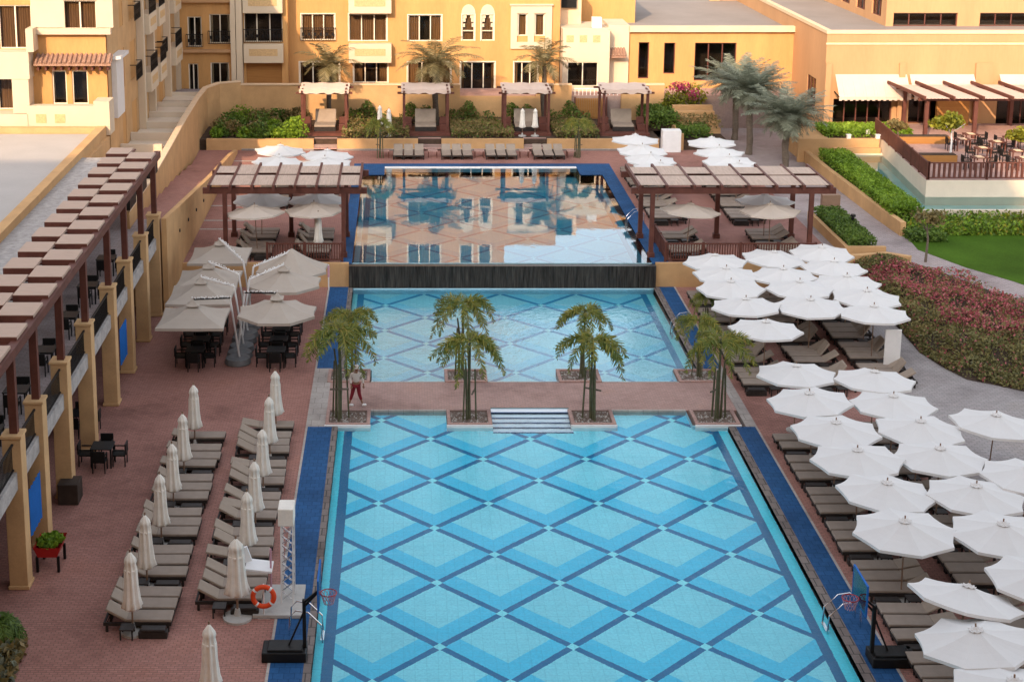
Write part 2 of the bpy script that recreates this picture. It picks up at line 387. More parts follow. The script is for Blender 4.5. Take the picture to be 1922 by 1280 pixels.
# blue tiled strips with kerb lines
b = MB()
for (y0, y1) in ((24, 56.9), (63.5, 75.7)):
    b.box(-3.72, -2.78, y0, y1, -.6, .01); b.box(12.95, 13.70, y0, y1, -.6, .01)
b.box(-3.2, XL - .1, 75.71, 99.1, .4, 1.21); b.box(12.6, 13.45, 75.71, 99.1, .4, 1.21); b.box(XL - .1, 12.6, 98.3, 99.1, .4, 1.21)
b.box(XL - .1, -1.2, 95.8, 98.3, .4, 1.21); b.box(11.2, 12.6, 95.8, 98.3, .4, 1.21)
structure(b, 'blue_deck_strip', mt['blue'])
b = MB()
for (y0, y1) in ((24, 56.9), (63.5, 75.7)):
    b.box(-2.78, -2.55, y0, y1, -.8, .014); b.box(12.65, 12.95, y0, y1, -.8, .014)
structure(b, 'drain_coping', mt['grate'])
b = MB()
for (y0, y1) in ((24, 75.7),):
    b.box(-3.8, -3.72, y0, y1, -.6, .016); b.box(13.70, 13.78, y0, y1, -.6, .016)
b.box(-3.72, -3.06, 56.9, 63.5, -.6, .012); b.box(13.35, 13.70, 56.9, 63.5, -.6, .012)
structure(b, 'stone_kerb', mt['stone'])
# pool shells
def pool(name, floor_poly, zt, zb, watermat, tilemat, wz, side):
    f = MB(); n = len(floor_poly); pts = floor_poly
    f.add([(x, y, zb) for x, y in pts], [tuple(range(n))], 0)
    f.build(name + '_floor', tilemat, kind='structure')
    f = MB()
    for i in range(n):
        (x0, y0), (x1, y1) = pts[i], pts[(i + 1) % n]
        f.quad((x0, y0, zb), (x1, y1, zb), (x1, y1, zt), (x0, y0, zt))
    f.build(name + '_wall', side, kind='structure')
    f = MB(); f.add([(x, y, wz) for x, y in pts], [tuple(range(n))]); f.build(name + '_water', watermat, fix=False, kind='structure')
LT, MI, DK = (.33, .90, 1.0), (.08, .69, .94), (.0, .17, .37)
tiles = pool_tiles('diamond pool tiles', 1.05, 48.5, 3.84, LT, MI, DK, (XL, XR))
tiles3 = pool_tiles('upper pool tiles', 1.06, 48.87 + 1.0, 3.87, (.20, .74, .84), (.10, .62, .78), (.03, .30, .48), (XL, XR))
tiles2 = pool_tiles('middle pool tiles', 1.05, 48.5, 3.84, (.42, .95, 1.0), (.26, .84, .98), (.01, .32, .56), (XL, XR))
wall_t = M('pale blue pool wall tiles', (.45, .68, .76), .4, .08, 2, 12)
W1 = water('calm pool water', (.92, .99, 1.0), 2.2, .03, .7, 7, .4, ior=1.17, refr=1.18)
W2 = water('rippled pool water', (.94, .99, 1.0), 1.7, .05, .55, 6.0, .45, rough=.01, ior=1.5)
W3 = water('upper pool water', (.88, .98, 1.0), .7, .010, .22, 2.5, .10, ior=1.75)
near = [(-2.55, 20), (12.65, 20), (12.65, 57.07), (11.3, 57.07), (11.3, 58.65), (8.35, 58.65), (8.35, 57.07), (6.65, 57.07), (6.65, 58.9), (3.5, 58.9),
        (3.5, 57.07), (1.7, 57.07), (1.7, 58.65), (-1.3, 58.65), (-1.3, 57.07), (-2.55, 57.07)]
pool('near_pool', near, -.004, -.32, W1, tiles, -.07, wall_t)
mid = [(-2.55, 63.3), (-1.35, 63.3), (-1.35, 61.85), (1.75, 61.85), (1.75, 63.3), (3.55, 63.3), (3.55, 61.85), (6.6, 61.85), (6.6, 63.3), (8.35, 63.3), (8.35, 61.85),
       (11.55, 61.85), (11.55, 63.3), (12.65, 63.3), (12.65, 75.3), (-2.55, 75.3)]
pool('middle_pool', mid, -.004, -.32, W2, tiles2, -.07, wall_t)
up = [(XL - .1, 75.75), (12.6, 75.75), (12.6, 95.8), (11.2, 95.8), (11.2, 98.3), (-1.2, 98.3), (-1.2, 95.8), (XL - .1, 95.8)]
pool('upper_pool', up, 1.196, .55, W3, tiles3, 1.165, wall_t)
b = MB(); b.box(-2.75, 12.75, 75.31, 75.74, -.8, 1.15)
o = b.build('cascade_wall', mt['stonewall']); tag(o, 'dark wet stone wall the upper pool spills over', 'wall')
b = MB(); b.box(-1.2, 11.2, 97.9, 98.28, .9, 1.2); b.box(-1.2, 11.2, 97.86, 97.9, .9, 1.17); o = structure(b, 'pool_bench_edge', mt['white_st'])
# bridge between the lower pools
b = MB()
b.box(-3.06, 13.35, 58.95, 61.8, -.6, .0)
bd = [(-3.06, 58.95), (-3.06, 58.6)]
b.box(-3.06, -1.3, 58.65, 58.95, -.6, 0); b.box(1.7, 3.5, 58.65, 58.95, -.6, 0); b.box(6.65, 8.35, 58.65, 58.95, -.6, 0); b.box(11.3, 13.35, 58.65, 58.95, -.6, 0)
b.box(-1.3, 1.7, 58.72, 58.95, -.6, 0); b.box(8.35, 11.3, 58.72, 58.95, -.6, 0)
structure(b, 'bridge_walkway', mt['pave2'])
b = MB(); b.box(-1.3, 1.7, 58.6, 58.72, -.6, .012); b.box(8.35, 11.3, 58.6, 58.72, -.6, .012); b.box(-1.37, 12.4, 61.8, 61.9, -.6, .01)
structure(b, 'bridge_kerb', mt['stone'])
b = MB()
for k in range(6):
    b.box(3.5, 6.62, 58.84 - .42 * (k + 1), 58.84 - .42 * k, -.55, -.02 - .065 * k, 0)
    b.box(3.5, 6.62, 58.84 - .42 * (k + 1) + .0, 58.84 - .42 * (k + 1) + .075, -.5, -.016 - .065 * k, 1)
structure(b, 'pool_steps', [mt['steps'], mt['stepnose']])

# planters in the bridge, each with a palm
def palm_proto(name, cat):
    root = empty(name, (0, 0, 0), label='young foxtail palm', cat=cat)
    t = MB(); t.tube([(0, 0, 0), (.03, .02, 1.2), (0, 0, 2.55), (.02, .0, 3.0)], [.06, .05, .045, .035], 8)
    t.tube([(-.12, .05, 0), (-.1, .1, 1.7), (-.17, .12, 2.3)], [.05, .04, .03], 6); t.build('trunk', mt['stalk'], root)
    for a in (20, 140, 265):
        c, s_ = math.cos(R(a)), math.sin(R(a)); q = MB(); q.beam((c * .30, s_ * .26, 0), (c * .22, s_ * .2, 1.9), .05, .05); q.build('stake', mt['stalk'], root)
    q = MB(); q.beam((-.3, -.16, 1.05), (.3, -.14, 1.05), .05, .05); q.build('tie_bar', mt['bark'], root)
    return root
def frond(mb, base, az, L, rise, droop, ln, nl, mi=0, wid=.05, bush=False):
    pts = []; d = Vector((math.cos(az), math.sin(az), 0)); 
    for i in range(9):
        t = i / 8; pts.append(Vector(base) + d * (L * (t - .18 * t * t * droop)) + Vector((0, 0, rise * t - (rise + droop) * t * t * 1.0)))
    mb.tube(pts, [.022 * (1 - .8 * i / 8) + .004 for i in range(9)], 4, mi, cap=False)
    side = Vector((-d.y, d.x, 0))
    for k in range(nl):
        t = .12 + .88 * k / nl; i = min(7, int(t * 8)); p = pts[i].lerp(pts[i + 1], t * 8 - i); tg = (pts[i + 1] - pts[i]).normalized()
        upv = tg.cross(side).normalized()
        ll = ln * (.45 + 1.0 * math.sin(math.pi * min(1, t * .9 + .1))) * random.uniform(.8, 1.15)
        for s_ in (1, -1):
            if bush:
                ang = random.uniform(0, 6.28); dirv = (side * math.cos(ang) + upv * math.sin(ang)) * .8 + tg * .55
            else:
                dirv = side * s_ * .85 + tg * .55 + upv * random.uniform(-.1, .35)
            dirv = dirv.normalized() + Vector((0, 0, -.25)); e = p + dirv * ll; w_ = tg * wid
            mb.add([p - w_ * .6, p + w_ * .6, p.lerp(e, .6) + w_, e, p.lerp(e, .6) - w_], [(0, 1, 2, 3, 4)], mi)
def crown_mesh(seed, n, L, ln, nl, hh, mat, droop=(1.0, 1.6), rise=(.2, .9), wid=.05, bush=True):
    random.seed(seed); mb = MB()
    for k in range(n):
        az = 6.28 * k / n + random.uniform(-.35, .35)
        frond(mb, (0, 0, hh), az, L * random.uniform(.8, 1.15), random.uniform(*rise), random.uniform(*droop), ln, nl, 0, wid, bush)
    return mb
protoP = palm_proto('foxtail_palm', 'palm')
crowns = []
for sd in (3, 11, 19, 29):
    o = crown_mesh(sd, 12, 1.45, .22, 64, 2.9, mt['palm'], (.2, 1.5), (.2, 1.5), .020).build('frond_crown', mt['palm'], None, fix=False); crowns.append(o)
PLX = [-2.18, 2.6, 7.45, 12.3]
POSN = ['far left', 'centre left', 'centre right', 'far right']
def planter(xc, y0, y1, wd, lab):
    root = empty('palm_planter', (xc, (y0 + y1) / 2, 0), label=lab, cat='planter', group='gravel planters on the bridge')
    hy = (y1 - y0) / 2; hx = wd / 2; b = MB(); t = .14
    b.box(-hx, hx, -hy, -hy + t, -.5, .06); b.box(-hx, hx, hy - t, hy, -.5, .06); b.box(-hx, -hx + t, -hy + t, hy - t, -.5, .058); b.box(hx - t, hx, -hy + t, hy - t, -.5, .058)
    b.build('kerb', mt['pave2'], root)
    g = MB(); g.box(-hx + t, hx - t, -hy + t, hy - t, -.3, .0)
    random.seed(int(xc * 10 + y0))
    for _ in range(260):
        x, y = random.uniform(-hx + .18, hx - .18), random.uniform(-hy + .18, hy - .18); r = random.uniform(.03, .065); a = random.random() * 3
        g.add([(x + r * math.cos(a + q), y + r * math.sin(a + q), -.01) for q in (0, 1.57, 3.14, 4.71)] + [(x, y, r * .9)], [(0, 1, 4), (1, 2, 4), (2, 3, 4), (3, 0, 4)], random.choice((1, 1, 2)))
    o = g.build('gravel', [mt['pebble'], mt['pebble'], mt['conc']], root)
    return root
near_sp = []
for i, x in enumerate(PLX):
    planter(x, 57.07, 58.65, 1.76, f'{POSN[i]} gravel planter on the near pool side of the bridge')
    b = MB(); b.box(x - .9, x + .9, 56.96, 57.06, -.5, .03); b.build('white_kerb', mt['white_st'], kind='structure')
    near_sp.append((x + (-.32, 0, -.05, .1)[i], 57.75, 0, f'{POSN[i]} foxtail palm in a planter on the near pool side of the bridge', (1.24, 1.1, 1.12, 1.1)[i]))
PLX2 = [-2.3, 2.65, 7.45, 12.5]
for i, x in enumerate(PLX2):
    planter(x, 61.8, 63.3, 1.8, f'{POSN[i]} gravel planter on the middle pool side of the bridge')
    near_sp.append((x + (.1, -.15, .2, 0)[i], 62.5, 0, f'{POSN[i]} foxtail palm in a planter on the middle pool side of the bridge', (.95, 1.12, 1.0, .85)[i]))
near_sp.append((13.9, 68.3, 0, 'small foxtail palm beside the blue strip and the loungers right of the middle pool', .6))
near_sp.append((-1.55, 100.9, 1.2, 'left foxtail palm behind the far end of the upper pool', .85))
near_sp.append((11.6, 100.9, 1.2, 'right foxtail palm behind the far end of the upper pool', .85))
roots = []
for j, (x, y, z, lab, s_) in enumerate(near_sp):
    g = 'foxtail palms along the bridge' if j < 8 else 'foxtail palms beside the pools'
    if j == 0:
        r = protoP; r.location = (x, y, z); r.scale = (s_,) * 3; r['label'] = lab; r['group'] = g
    else: r = dup(protoP, (x, y, z), j * 1.3, lab, g, (s_,) * 3)
    roots.append(r)
for j, r in enumerate(roots):
    c = crowns[j % 4]
    if c.parent is not None: c = c.copy(); COL.objects.link(c)
    c.parent = r

# ---------------------------------------------------------------- upper deck level (z 1.2)
b = MB(); b.box(-11.3, -3.2, 75.75, 103.4, .4, 1.2); b.box(13.45, 22.2, 75.75, 103.4, .4, 1.2); b.box(-3.2, 13.45, 99.1, 103.4, .4, 1.2)
b.box(-14.2, -11.3, 99.5, 103.4, .4, 1.2)
structure(b, 'upper_deck', mt['pave'])
b = MB()
for y in (99.8, 97.4, 95.2, 91.3, 87.6, 84.2, 82.3): b.box(-11.25, -8.9 if y < 99 else -3.4, y, y + .22, 1.15, 1.205)
structure(b, 'deck_band', mt['stone'])
upR = [(22.2, 75.75), (24.75, 76.09), (25.37, 75.22), (26.72, 74.08), (27.53, 71.99), (28.88, 69.18), (33, 64), (60, 50), (60, 112), (17.5, 112), (17.5, 103.4), (22.2, 103.4)]
b = MB(); b.prism(upR, -.4, 1.196); structure(b, 'upper_path', mt['path_pink'])
# sloping bed between the lower path and the upper path
low = [(21.6, 75.6), (22.4, 72.6), (23.03, 69.51), (22.92, 65.55), (23.28, 63.69), (23.8, 62.11), (24.82, 61.41), (25.67, 60.73), (28, 58.5), (33, 55)]
high = [(22.2, 75.7), (23.6, 75.75), (24.75, 76.05), (25.37, 75.18), (26.72, 74.04), (27.53, 71.95), (28.2, 70.5), (28.88, 69.14), (33, 63.96), (45, 56)]
b = MB()
for i in range(len(low) - 1):
    b.quad((*low[i], .02), (*low[i + 1], .02), (*high[i + 1], 1.2), (*high[i], 1.2))
structure(b, 'flower_bed_soil', mt['soil'])
random.seed(5)
b = MB(); pts = []
for _ in range(42000):
    i = random.randrange(len(low) - 1); t = random.random(); u = random.random()
    l0 = Vector(low[i]).lerp(Vector(low[i + 1]), t); h0 = Vector(high[i]).lerp(Vector(high[i + 1]), t)
    if h0.x > 34 or (math.sin(l0.y * 2.3 + u * 7) * math.sin(l0.x * 3.1 + u * 11) > .45 and random.random() < .7): continue
    q = l0.lerp(h0, u); hgt = .12 + .55 * (.5 + .5 * math.sin(q.x * 1.9 + q.y * .7) * math.cos(q.y * 1.3)) 
    red = u > .5 + .1 * math.sin(q.y) and (q.y < 75.0) 
    p = Vector((q.x, q.y, .02 + 1.18 * u + hgt * random.random() ** .5 * min(1, .35 + u * 3)))
    mi = 1 if (red and random.random() < .55) or (random.random() < .06) else 0
    leaves(b, [p], .08, mi)
b.build('flower_bed_foliage', [mt['leaf_bed'], mt['leaf_red']], fix=False, kind='stuff')
# retaining walls of the upper deck
def thingbox(name, label, cat, mat, boxes, group=None, bevel=0):
    b = MB()
    for q in boxes: b.box(*q)
    return tag(b.build(name, mat, bevel=bevel), label, cat, group)
thingbox('retaining_wall', 'low ochre wall below the left umbrellas, left of the dark cascade', 'wall', mt['orange_low'], [(-11.4, -2.76, 75.5, 75.745, -.1, 1.24)])
thingbox('retaining_wall', 'ochre wall right of the dark cascade, below the timber railing', 'wall', mt['orange_low'], [(12.76, 22.2, 75.5, 75.745, -.1, 1.24)])
b = MB(); b.wallline([(22.2, 75.62), (24.6, 76.2), (25.6, 75.5)], .3, .2, 1.62); tag(b.build('garden_wall', mt['orange_low']), 'short ochre wall end in front of the small planter by the path', 'wall')
# small planter right of the right pergola
b = MB(); b.wallline([(22.75, 84.3), (22.75, 76.9), (24.75, 76.9)], .22, 1.2, 1.75); tag(b.build('planter_wall', mt['orange_low']), 'L-shaped ochre kerb round the narrow planter by the path', 'wall')
random.seed(9)
b = MB(); b.box(22.9, 24.3, 77.1, 84.0, 1.2, 1.6, 1); leaves(b, box_pts(5000, 22.85, 24.4, 77.05, 84.2, 1.5, 2.1), .09)
b.build('groundcover', [mt['leaf'], mt['soil']], fix=False, kind='stuff')
# long wall, hedge and basin of the restaurant terrace
b = MB(); b.wallline([(26.45, 104.5), (26.5, 94), (26.75, 84.5), (26.95, 81.0)], .3, 1.1, 1.95); tag(b.build('garden_wall', mt['orange_low']), 'long ochre wall between the grey path and the bright hedge', 'wall')
random.seed(21)
b = MB(); b.box(27.0, 28.3, 83.5, 97.6, 1.2, 2.1, 1); leaves(b, box_pts(19000, 26.75, 28.55, 82.6, 98.0, 1.7, 2.5), .09)
tag(b.build('hedge', [mt['leaf_b'], mt['soil']], fix=False), 'clipped bright green hedge along the turquoise basin', 'hedge')
BZ = 1.75
b = MB(); b.box(28.75, 29.0, 84.3, 99.2, 1.1, 1.85); b.box(29.0, 60, 84.05, 84.3, 1.1, 1.85); b.box(29.0, 31.6, 99.2, 99.45, 1.1, 1.85)
structure(b, 'basin_rim', mt['creamwall'])
b = MB(); b.box(29.0, 60, 84.3, 99.2, 1.1, 1.25); structure(b, 'basin_floor', M('turquoise basin tiles', (.22, .50, .50), .5, .15, .8, 8))
b = MB(); b.quad((29.0, 84.3, BZ), (60, 84.3, BZ), (60, 99.2, BZ), (29, 99.2, BZ)); b.build('basin_water', water('basin water', (.75, .95, .93), 2, .02, .3), fix=False, kind='structure')
TC = [(30.3, 87.6), (60, 87.6), (60, 104.9), (31.5, 104.9), (31.3, 99.2)]
b = MB(); b.prism(TC, 1.2, 2.75, 1, 0); structure(b, 'restaurant_terrace', [mt['creamwall'], mt['pave2']])
thingbox('garden_wall', 'ochre stepped wall at the head of the turquoise basin', 'wall', mt['orange_low'], [(25.9, 31.2, 99.6, 99.9, 1.2, 2.75), (26.2, 28.1, 99.9, 104.6, 1.2, 2.6), (28.0, 31.2, 99.25, 99.6, 1.2, 2.2)])
random.seed(22)
b = MB(); b.box(28.2, 33.6, 101.2, 103.6, 1.6, 2.7, 1); leaves(b, box_pts(8000, 28.0, 33.8, 101.0, 103.8, 2.3, 3.1), .11)
tag(b.build('hedge', [mt['leaf_b'], mt['soil']], fix=False), 'yellow green hedge at the foot of the awning facade', 'hedge')
b = MB()
for x in (29.2, 31.1): b.box(x - .12, x + .12, 99.62, 99.86, 2.751, 2.98)
for i, x in enumerate((29.2, 31.1, 30.9)):
    y = 99.75 if i < 2 else 101.3
    q = MB(); q.box(-.12, .12, -.12, .12, 0, .22); q.box(-.15, .15, -.15, .15, .22, .27); tag(q.build('garden_light', mt['white_st'], loc=(x, y, 2.751 if i < 2 else 2.76)), ['left white cube light on the stepped ochre wall', 'right white cube light on the stepped ochre wall', 'white cube light at the corner of the terrace railing'][i], 'light')
# lawn and its planting
lawn = [(27.1, 80.6), (26.87, 78.21), (28.19, 74.93), (29.64, 72.53), (29.94, 71.9), (33, 67), (60, 55), (60, 81.2), (40, 81.3), (31, 81.5)]
b = MB(); b.prism(lawn, 1.1, 1.212); structure(b, 'lawn', mt['lawn'])
random.seed(31); b = MB()
pts = [Vector((random.uniform(27, 40), random.uniform(81.0, 84.0), 1.2 + .75 * random.random() * (.6 + .4 * math.sin(_ * 1.7))) ) for _ in range(18000)]
leaves(b, pts, .11, lambda p: 2 if (p.x > 33.4 and random.random() < .6) or random.random() < .18 else (0 if random.random() < .6 else 1))  # extra yellow leaves at the right end put sunlight into the colour
leaves(b, [Vector((random.uniform(26.9, 28.9), random.uniform(79.6, 82.5), 1.2 + .5 * random.random())) for _ in range(2600)], .10, 1)
b.build('shrub_border_foliage', [mt['leaf_b'], mt['leaf'], mt['leaf_y']], fix=False, kind='stuff')

# ---------------------------------------------------------------- railings
def railing(name, label, a, b_, z, h, posts=2.0, gap=.13, mat='wood', bars=True, th=.05):
    root = empty(name, (a[0], a[1], z), label=label, cat='railing')
    a = Vector((a[0], a[1], 0)); b_ = Vector((b_[0], b_[1], 0)); d = b_ - a; L = d.length; u = d / L
    r = MB(); r.beam((0, 0, h), tuple(d + Vector((0, 0, h))), .09, .07); r.beam((0, 0, .12), tuple(d + Vector((0, 0, .12))), .06, .06); r.build('rail', mt[mat], root)
    p = MB(); k = max(1, round(L / posts))
    for i in range(k + 1):
        c = u * (L * i / k); q = MB(); q.box(c.x - .06, c.x + .06, c.y - .06, c.y + .06, 0, h + .08); q.build('post', mt[mat], root)
    if bars:
        n = int(L / gap)
        for i in range(1, n): c = u * (L * i / n); p.box(c.x - th / 2, c.x + th / 2, c.y - th / 2, c.y + th / 2, .12, h)
        p.build('balusters', mt[mat], root)
    return root
railing('timber_railing', 'brown timber railing in front of the right pergola', (13.3, 75.95), (20.9, 75.95), 1.2, .95)
railing('timber_railing', 'brown timber railing along the pool side of the right pergola', (13.35, 76.1), (13.35, 79.6), 1.2, .95)
railing('timber_railing', 'brown timber railing in front of the left pergola', (-6.9, 75.95), (-3.1, 75.95), 1.2, .95)
railing('timber_railing', 'brown timber railing along the turquoise basin, running away', (30.4, 87.75), (31.45, 101.4), 2.75, 1.0, 1.9, .12, th=.09)
railing('timber_railing', 'brown timber railing facing the lawn on the restaurant terrace', (30.45, 87.75), (44, 87.75), 2.75, 1.0, 3.3, .3, th=.12)

# ---------------------------------------------------------------- pergolas on the upper deck
def pergola(x0, x1, y0, y1, z, label):
    root = empty('pergola', (x0, y0, 1.2), label=label, cat='pergola', group='timber pergolas either side of the upper pool')
    W, D, Hh = x1 - x0, y1 - y0, z - 1.2
    for (px, py) in ((1.0, .25), (W - 1.1, .25), (1.0, D - .4), (W - 1.1, D - .4), (W * .5, D - .4)):
        q = MB(); q.box(px - .11, px + .11, py - .11, py + .11, 0, Hh - .2); q.box(px - .17, px + .17, py - .17, py + .17, 0, .25); q.build('post', mt['wood'], root)
    for py in (.25, D - .4):
        q = MB(); q.box(-.1, W + .1, py - .12, py + .12, Hh - .2, Hh + .1); q.build('beam', mt['wood'], root)
    n = 8
    for i in range(n):
        px = .25 + (W - .5) * i / (n - 1); q = MB(); q.box(px - .06, px + .06, -.35, D + .35, Hh + .101, Hh + .36); q.build('rafter', mt['wood'], root)
    for i in range(n - 1):
        xa = .25 + (W - .5) * i / (n - 1); xb = .25 + (W - .5) * (i + 1) / (n - 1)
        for j, (ya, yb) in enumerate(((.0, D * .47), (D * .53, D))):
            if j == 1: ya, yb = (D * .53, D) if i % 2 else (D * .6, D * .93)
            q = MB(); m = int((yb - ya) / .14)
            for t in range(m): yy = ya + (yb - ya) * t / m; q.box(xa + .05, xb - .05, yy, yy + .11, Hh + .282, Hh + .32)
            q.build('slat_panel', mt['wood_pergola'], root)
    return root
pergola(-10.1, -1.95, 76.6, 81.3, 4.75, 'brown timber pergola with pink slat panels left of the upper pool')
pergola(11.7, 21.9, 76.6, 81.0, 4.75, 'brown timber pergola with pink slat panels right of the upper pool')

# ---------------------------------------------------------------- loungers
def soft_box(x0, x1, y0, y1, z0, z1, tilt=0.0, piv=(0, 0)):
    mb = MB(); mb.box(x0, x1, y0, y1, z0, z1)
    if tilt:
        c, s_ = math.cos(tilt), math.sin(tilt)
        mb.v = [(piv[0] + (x - piv[0]) * c - (z - piv[1]) * s_, y, piv[1] + (x - piv[0]) * s_ + (z - piv[1]) * c) for x, y, z in mb.v]
    return mb
def lounger_proto(tilt):
    """feet at +x, head at -x, centre at 0, 0.66 wide"""
    root = empty('sun_lounger', (0, 0, 0), label='taupe sun lounger', cat='sun lounger')
    f = MB()
    for y in (-.31, .31): f.box(-1.0, .98, y - .025, y + .025, .20, .30)
    f.box(-1.0, -.95, -.285, .285, .21, .29); f.box(.93, .98, -.285, .285, .21, .29); f.box(-.35, .92, -.284, .284, .262, .292)
    f.build('frame', mt['frame'], root)
    for x in (-.9, .88):
        for y in (-.30, .30):
            q = MB(); q.box(x - .035, x + .035, y - .033, y + .033, 0, .2); q.build('leg', mt['frame'], root)
    soft_box(-.34, .98, -.30, .30, .295, .385).build('seat_cushion', mt['cushion'], root, bevel=.025)
    bk = soft_box(-1.04, -.35, -.30, .30, .30, .385, -tilt, (-.35, .30)).build('back_cushion', mt['cushion2'], root, bevel=.025)
    if tilt > .15:
        q = MB(); a = Vector((-.35 - .5 * math.cos(tilt), .2, .29 + .5 * math.sin(tilt)))
        for y in (-.2, .2): q.beam((a.x, y, a.z), (-.9, y, .25), .03, .03)
        q.build('back_prop', mt['frame'], root)
    return root
L_flat = Stamp(lounger_proto(R(12))); L_mid = Stamp(lounger_proto(R(30))); L_up = Stamp(lounger_proto(R(55)))
def side_table_proto():
    root = empty('side_table', (0, 0, 0), label='small dark side table', cat='side table')
    q = MB(); q.box(-.2, .2, -.2, .2, .30, .34); q.build('table_top', mt['frame'], root, bevel=.01)
    for x in (-.17, .17):
        for y in (-.17, .17): q = MB(); q.box(x - .02, x + .02, y - .02, y + .02, 0, .3); q.build('leg', mt['frame'], root)
    return root
T_side = Stamp(side_table_proto())
def gap_shadow_proto():
    q = MB(); q.box(-.42, .42, -.13, .13, .0, .22); q.box(-.36, .36, -.15, .15, .22, .3); o = q.build('gap_shadow_block', mt['frame'], bevel=.03); return tag(o, 'dark shadow block', 'box')  # solid dark block stands in for the shadow between lounger groups
T_shadow = Stamp(gap_shadow_proto())

def lounger_row(name, xh, y0, groups, base, face, group, n=3, tilt_seq=(1, 1, 1), start=1, pitch=2.75, z=0.0, boxes=True, skip=()):
    """units of n loungers along y; face=+1: feet towards +x; labels count from the camera end"""
    rz = 0 if face > 0 else math.pi
    side = {1: 'nearest', 2: 'middle', 3: 'farthest'}
    for g in range(groups):
        for k in range(n):
            if (g, k) in skip: continue
            y = y0 + pitch * g + .275 + .36 + .725 * k + random.uniform(-.03, .03)
            kind = tilt_seq[(g * n + k) % len(tilt_seq)]
            st = (L_flat, L_mid, L_up)[kind]
            pos = side[k + 1] if n == 3 else ('nearer', 'farther')[k]
            st((xh + random.uniform(-.05, .05), y, z), rz + R(random.uniform(-1.5, 1.5)), f'{pos} lounger of the {ORD[g + start - 1]} {"trio" if n == 3 else "pair"} from the front, {name}', group)
        if boxes:
            T_side((xh - face * .25, y0 + pitch * g + .0, z), 0, f'dark side table before the {ORD[g + start - 1]} lounger {"trio" if n == 3 else "pair"}, {name}', 'side tables between loungers')
            T_shadow((xh + face * .5, y0 + pitch * g + .02, z), 0, f'dark shadow block before the {ORD[g + start - 1]} lounger {"trio" if n == 3 else "pair"}, {name}', 'dark shadow blocks between loungers')
random.seed(3)
lounger_row('left deck row by arcade', -7.72, 40.95, 5, 0, +1, 'loungers on the lower left deck', tilt_seq=(1, 1, 1, 1, 0, 1, 0, 1))
L_flat((-7.72, 55.25, 0), 0, 'taupe lounger alone at the far end of the left row by the arcade', 'loungers on the lower left deck')
lounger_row('left deck row by blue strip', -5.2, 42.2, 5, 0, +1, 'loungers on the lower left deck', tilt_seq=(1, 1, 1, 0, 1, 1, 1, 0))
L_flat((-5.2, 56.3, 0), 0, 'taupe lounger alone at the far end of the row beside the left blue strip', 'loungers on the lower left deck')
# right, lower deck: columns under the parasols (feet towards the pool)
RS = 'loungers under the white parasols, lower right deck'
lounger_row('near pool right row, pool side', 15.0, 34.4, 8, 0, -1, RS, tilt_seq=(0, 1, 1, 0, 0, 1, 1), skip=((7, 2),))
lounger_row('near pool right row, path side', 17.85, 34.9, 8, 0, -1, RS, tilt_seq=(0, 1, 0, 1, 1))
MS = 'loungers under the white parasols beside the middle pool'
for nm, xx, g0 in (('middle pool right row, pool side', 15.0, 5), ('middle pool right row, between others', 17.75, 5), ('middle pool right row, path side', 20.35, 5)):
    lounger_row(nm, xx, 60.3 + (.5 if xx > 20 else 0), g0, 0, -1, MS, tilt_seq=(1, 2, 1, 1, 2))
# upper deck right
US = 'loungers beside the upper pool'
lounger_row('upper right deck row by pool', 14.75, 83.2, 5, 0, -1, US, tilt_seq=(0, 1), z=1.2)
lounger_row('upper right deck row by palms', 19.2, 83.2, 4, 0, -1, US, tilt_seq=(0, 1), z=1.2)
lounger_row('right pergola, pool side', 14.6, 76.2, 2, 0, -1, US, n=2, tilt_seq=(1,), z=1.2)
lounger_row('right pergola, path side', 19.4, 76.0, 2, 0, -1, US, n=3, tilt_seq=(1,), z=1.2)
lounger_row('left pergola, ramp side', -7.7, 76.2, 2, 0, +1, US, n=3, tilt_seq=(2, 1), z=1.2)
lounger_row('left pergola, pool side', -4.7, 76.2, 2, 0, +1, US, n=3, tilt_seq=(2, 1), z=1.2)
lounger_row('upper left deck, ramp side', -7.6, 86.5, 3, 0, +1, US, n=3, tilt_seq=(1,), z=1.2, boxes=False)
lounger_row('upper left deck, pool side', -4.8, 86.5, 3, 0, +1, US, n=3, tilt_seq=(1,), z=1.2, boxes=False)
# back row facing the camera, head ends away
for g, xs in enumerate(((-.35, .35, 1.05), (2.85, 3.55, 4.25), (5.8, 6.5, 7.2), (8.95, 9.65, 10.35))):
    for k, x in enumerate(xs):
        L_mid((x, 101.2, 1.2), R(-90), f'taupe lounger, {["left", "middle", "right"][k]} of the {ORD[g]} trio from the left behind the upper pool', 'loungers behind the upper pool')
def btable():
    root = empty('side_table', (0, 0, 0), label='t', cat='side table')
    q = MB(); q.box(-.32, .32, -.3, .3, .42, .48); q.build('table_top', mt['pave2'], root)
    for x in (-.28, .28):
        for y in (-.26, .26): q = MB(); q.box(x - .03, x + .03, y - .03, y + .03, 0, .42); q.build('leg', mt['wood'], root)
    return root
bt = Stamp(btable())
for i, x in enumerate((-1.25, 1.95, 5.05, 8.05, 11.2)):
    bt((x, 101.2, 1.2), 0, f'pinkish side table, {ORD[i]} from the left in the row behind the upper pool', 'side tables behind the upper pool')

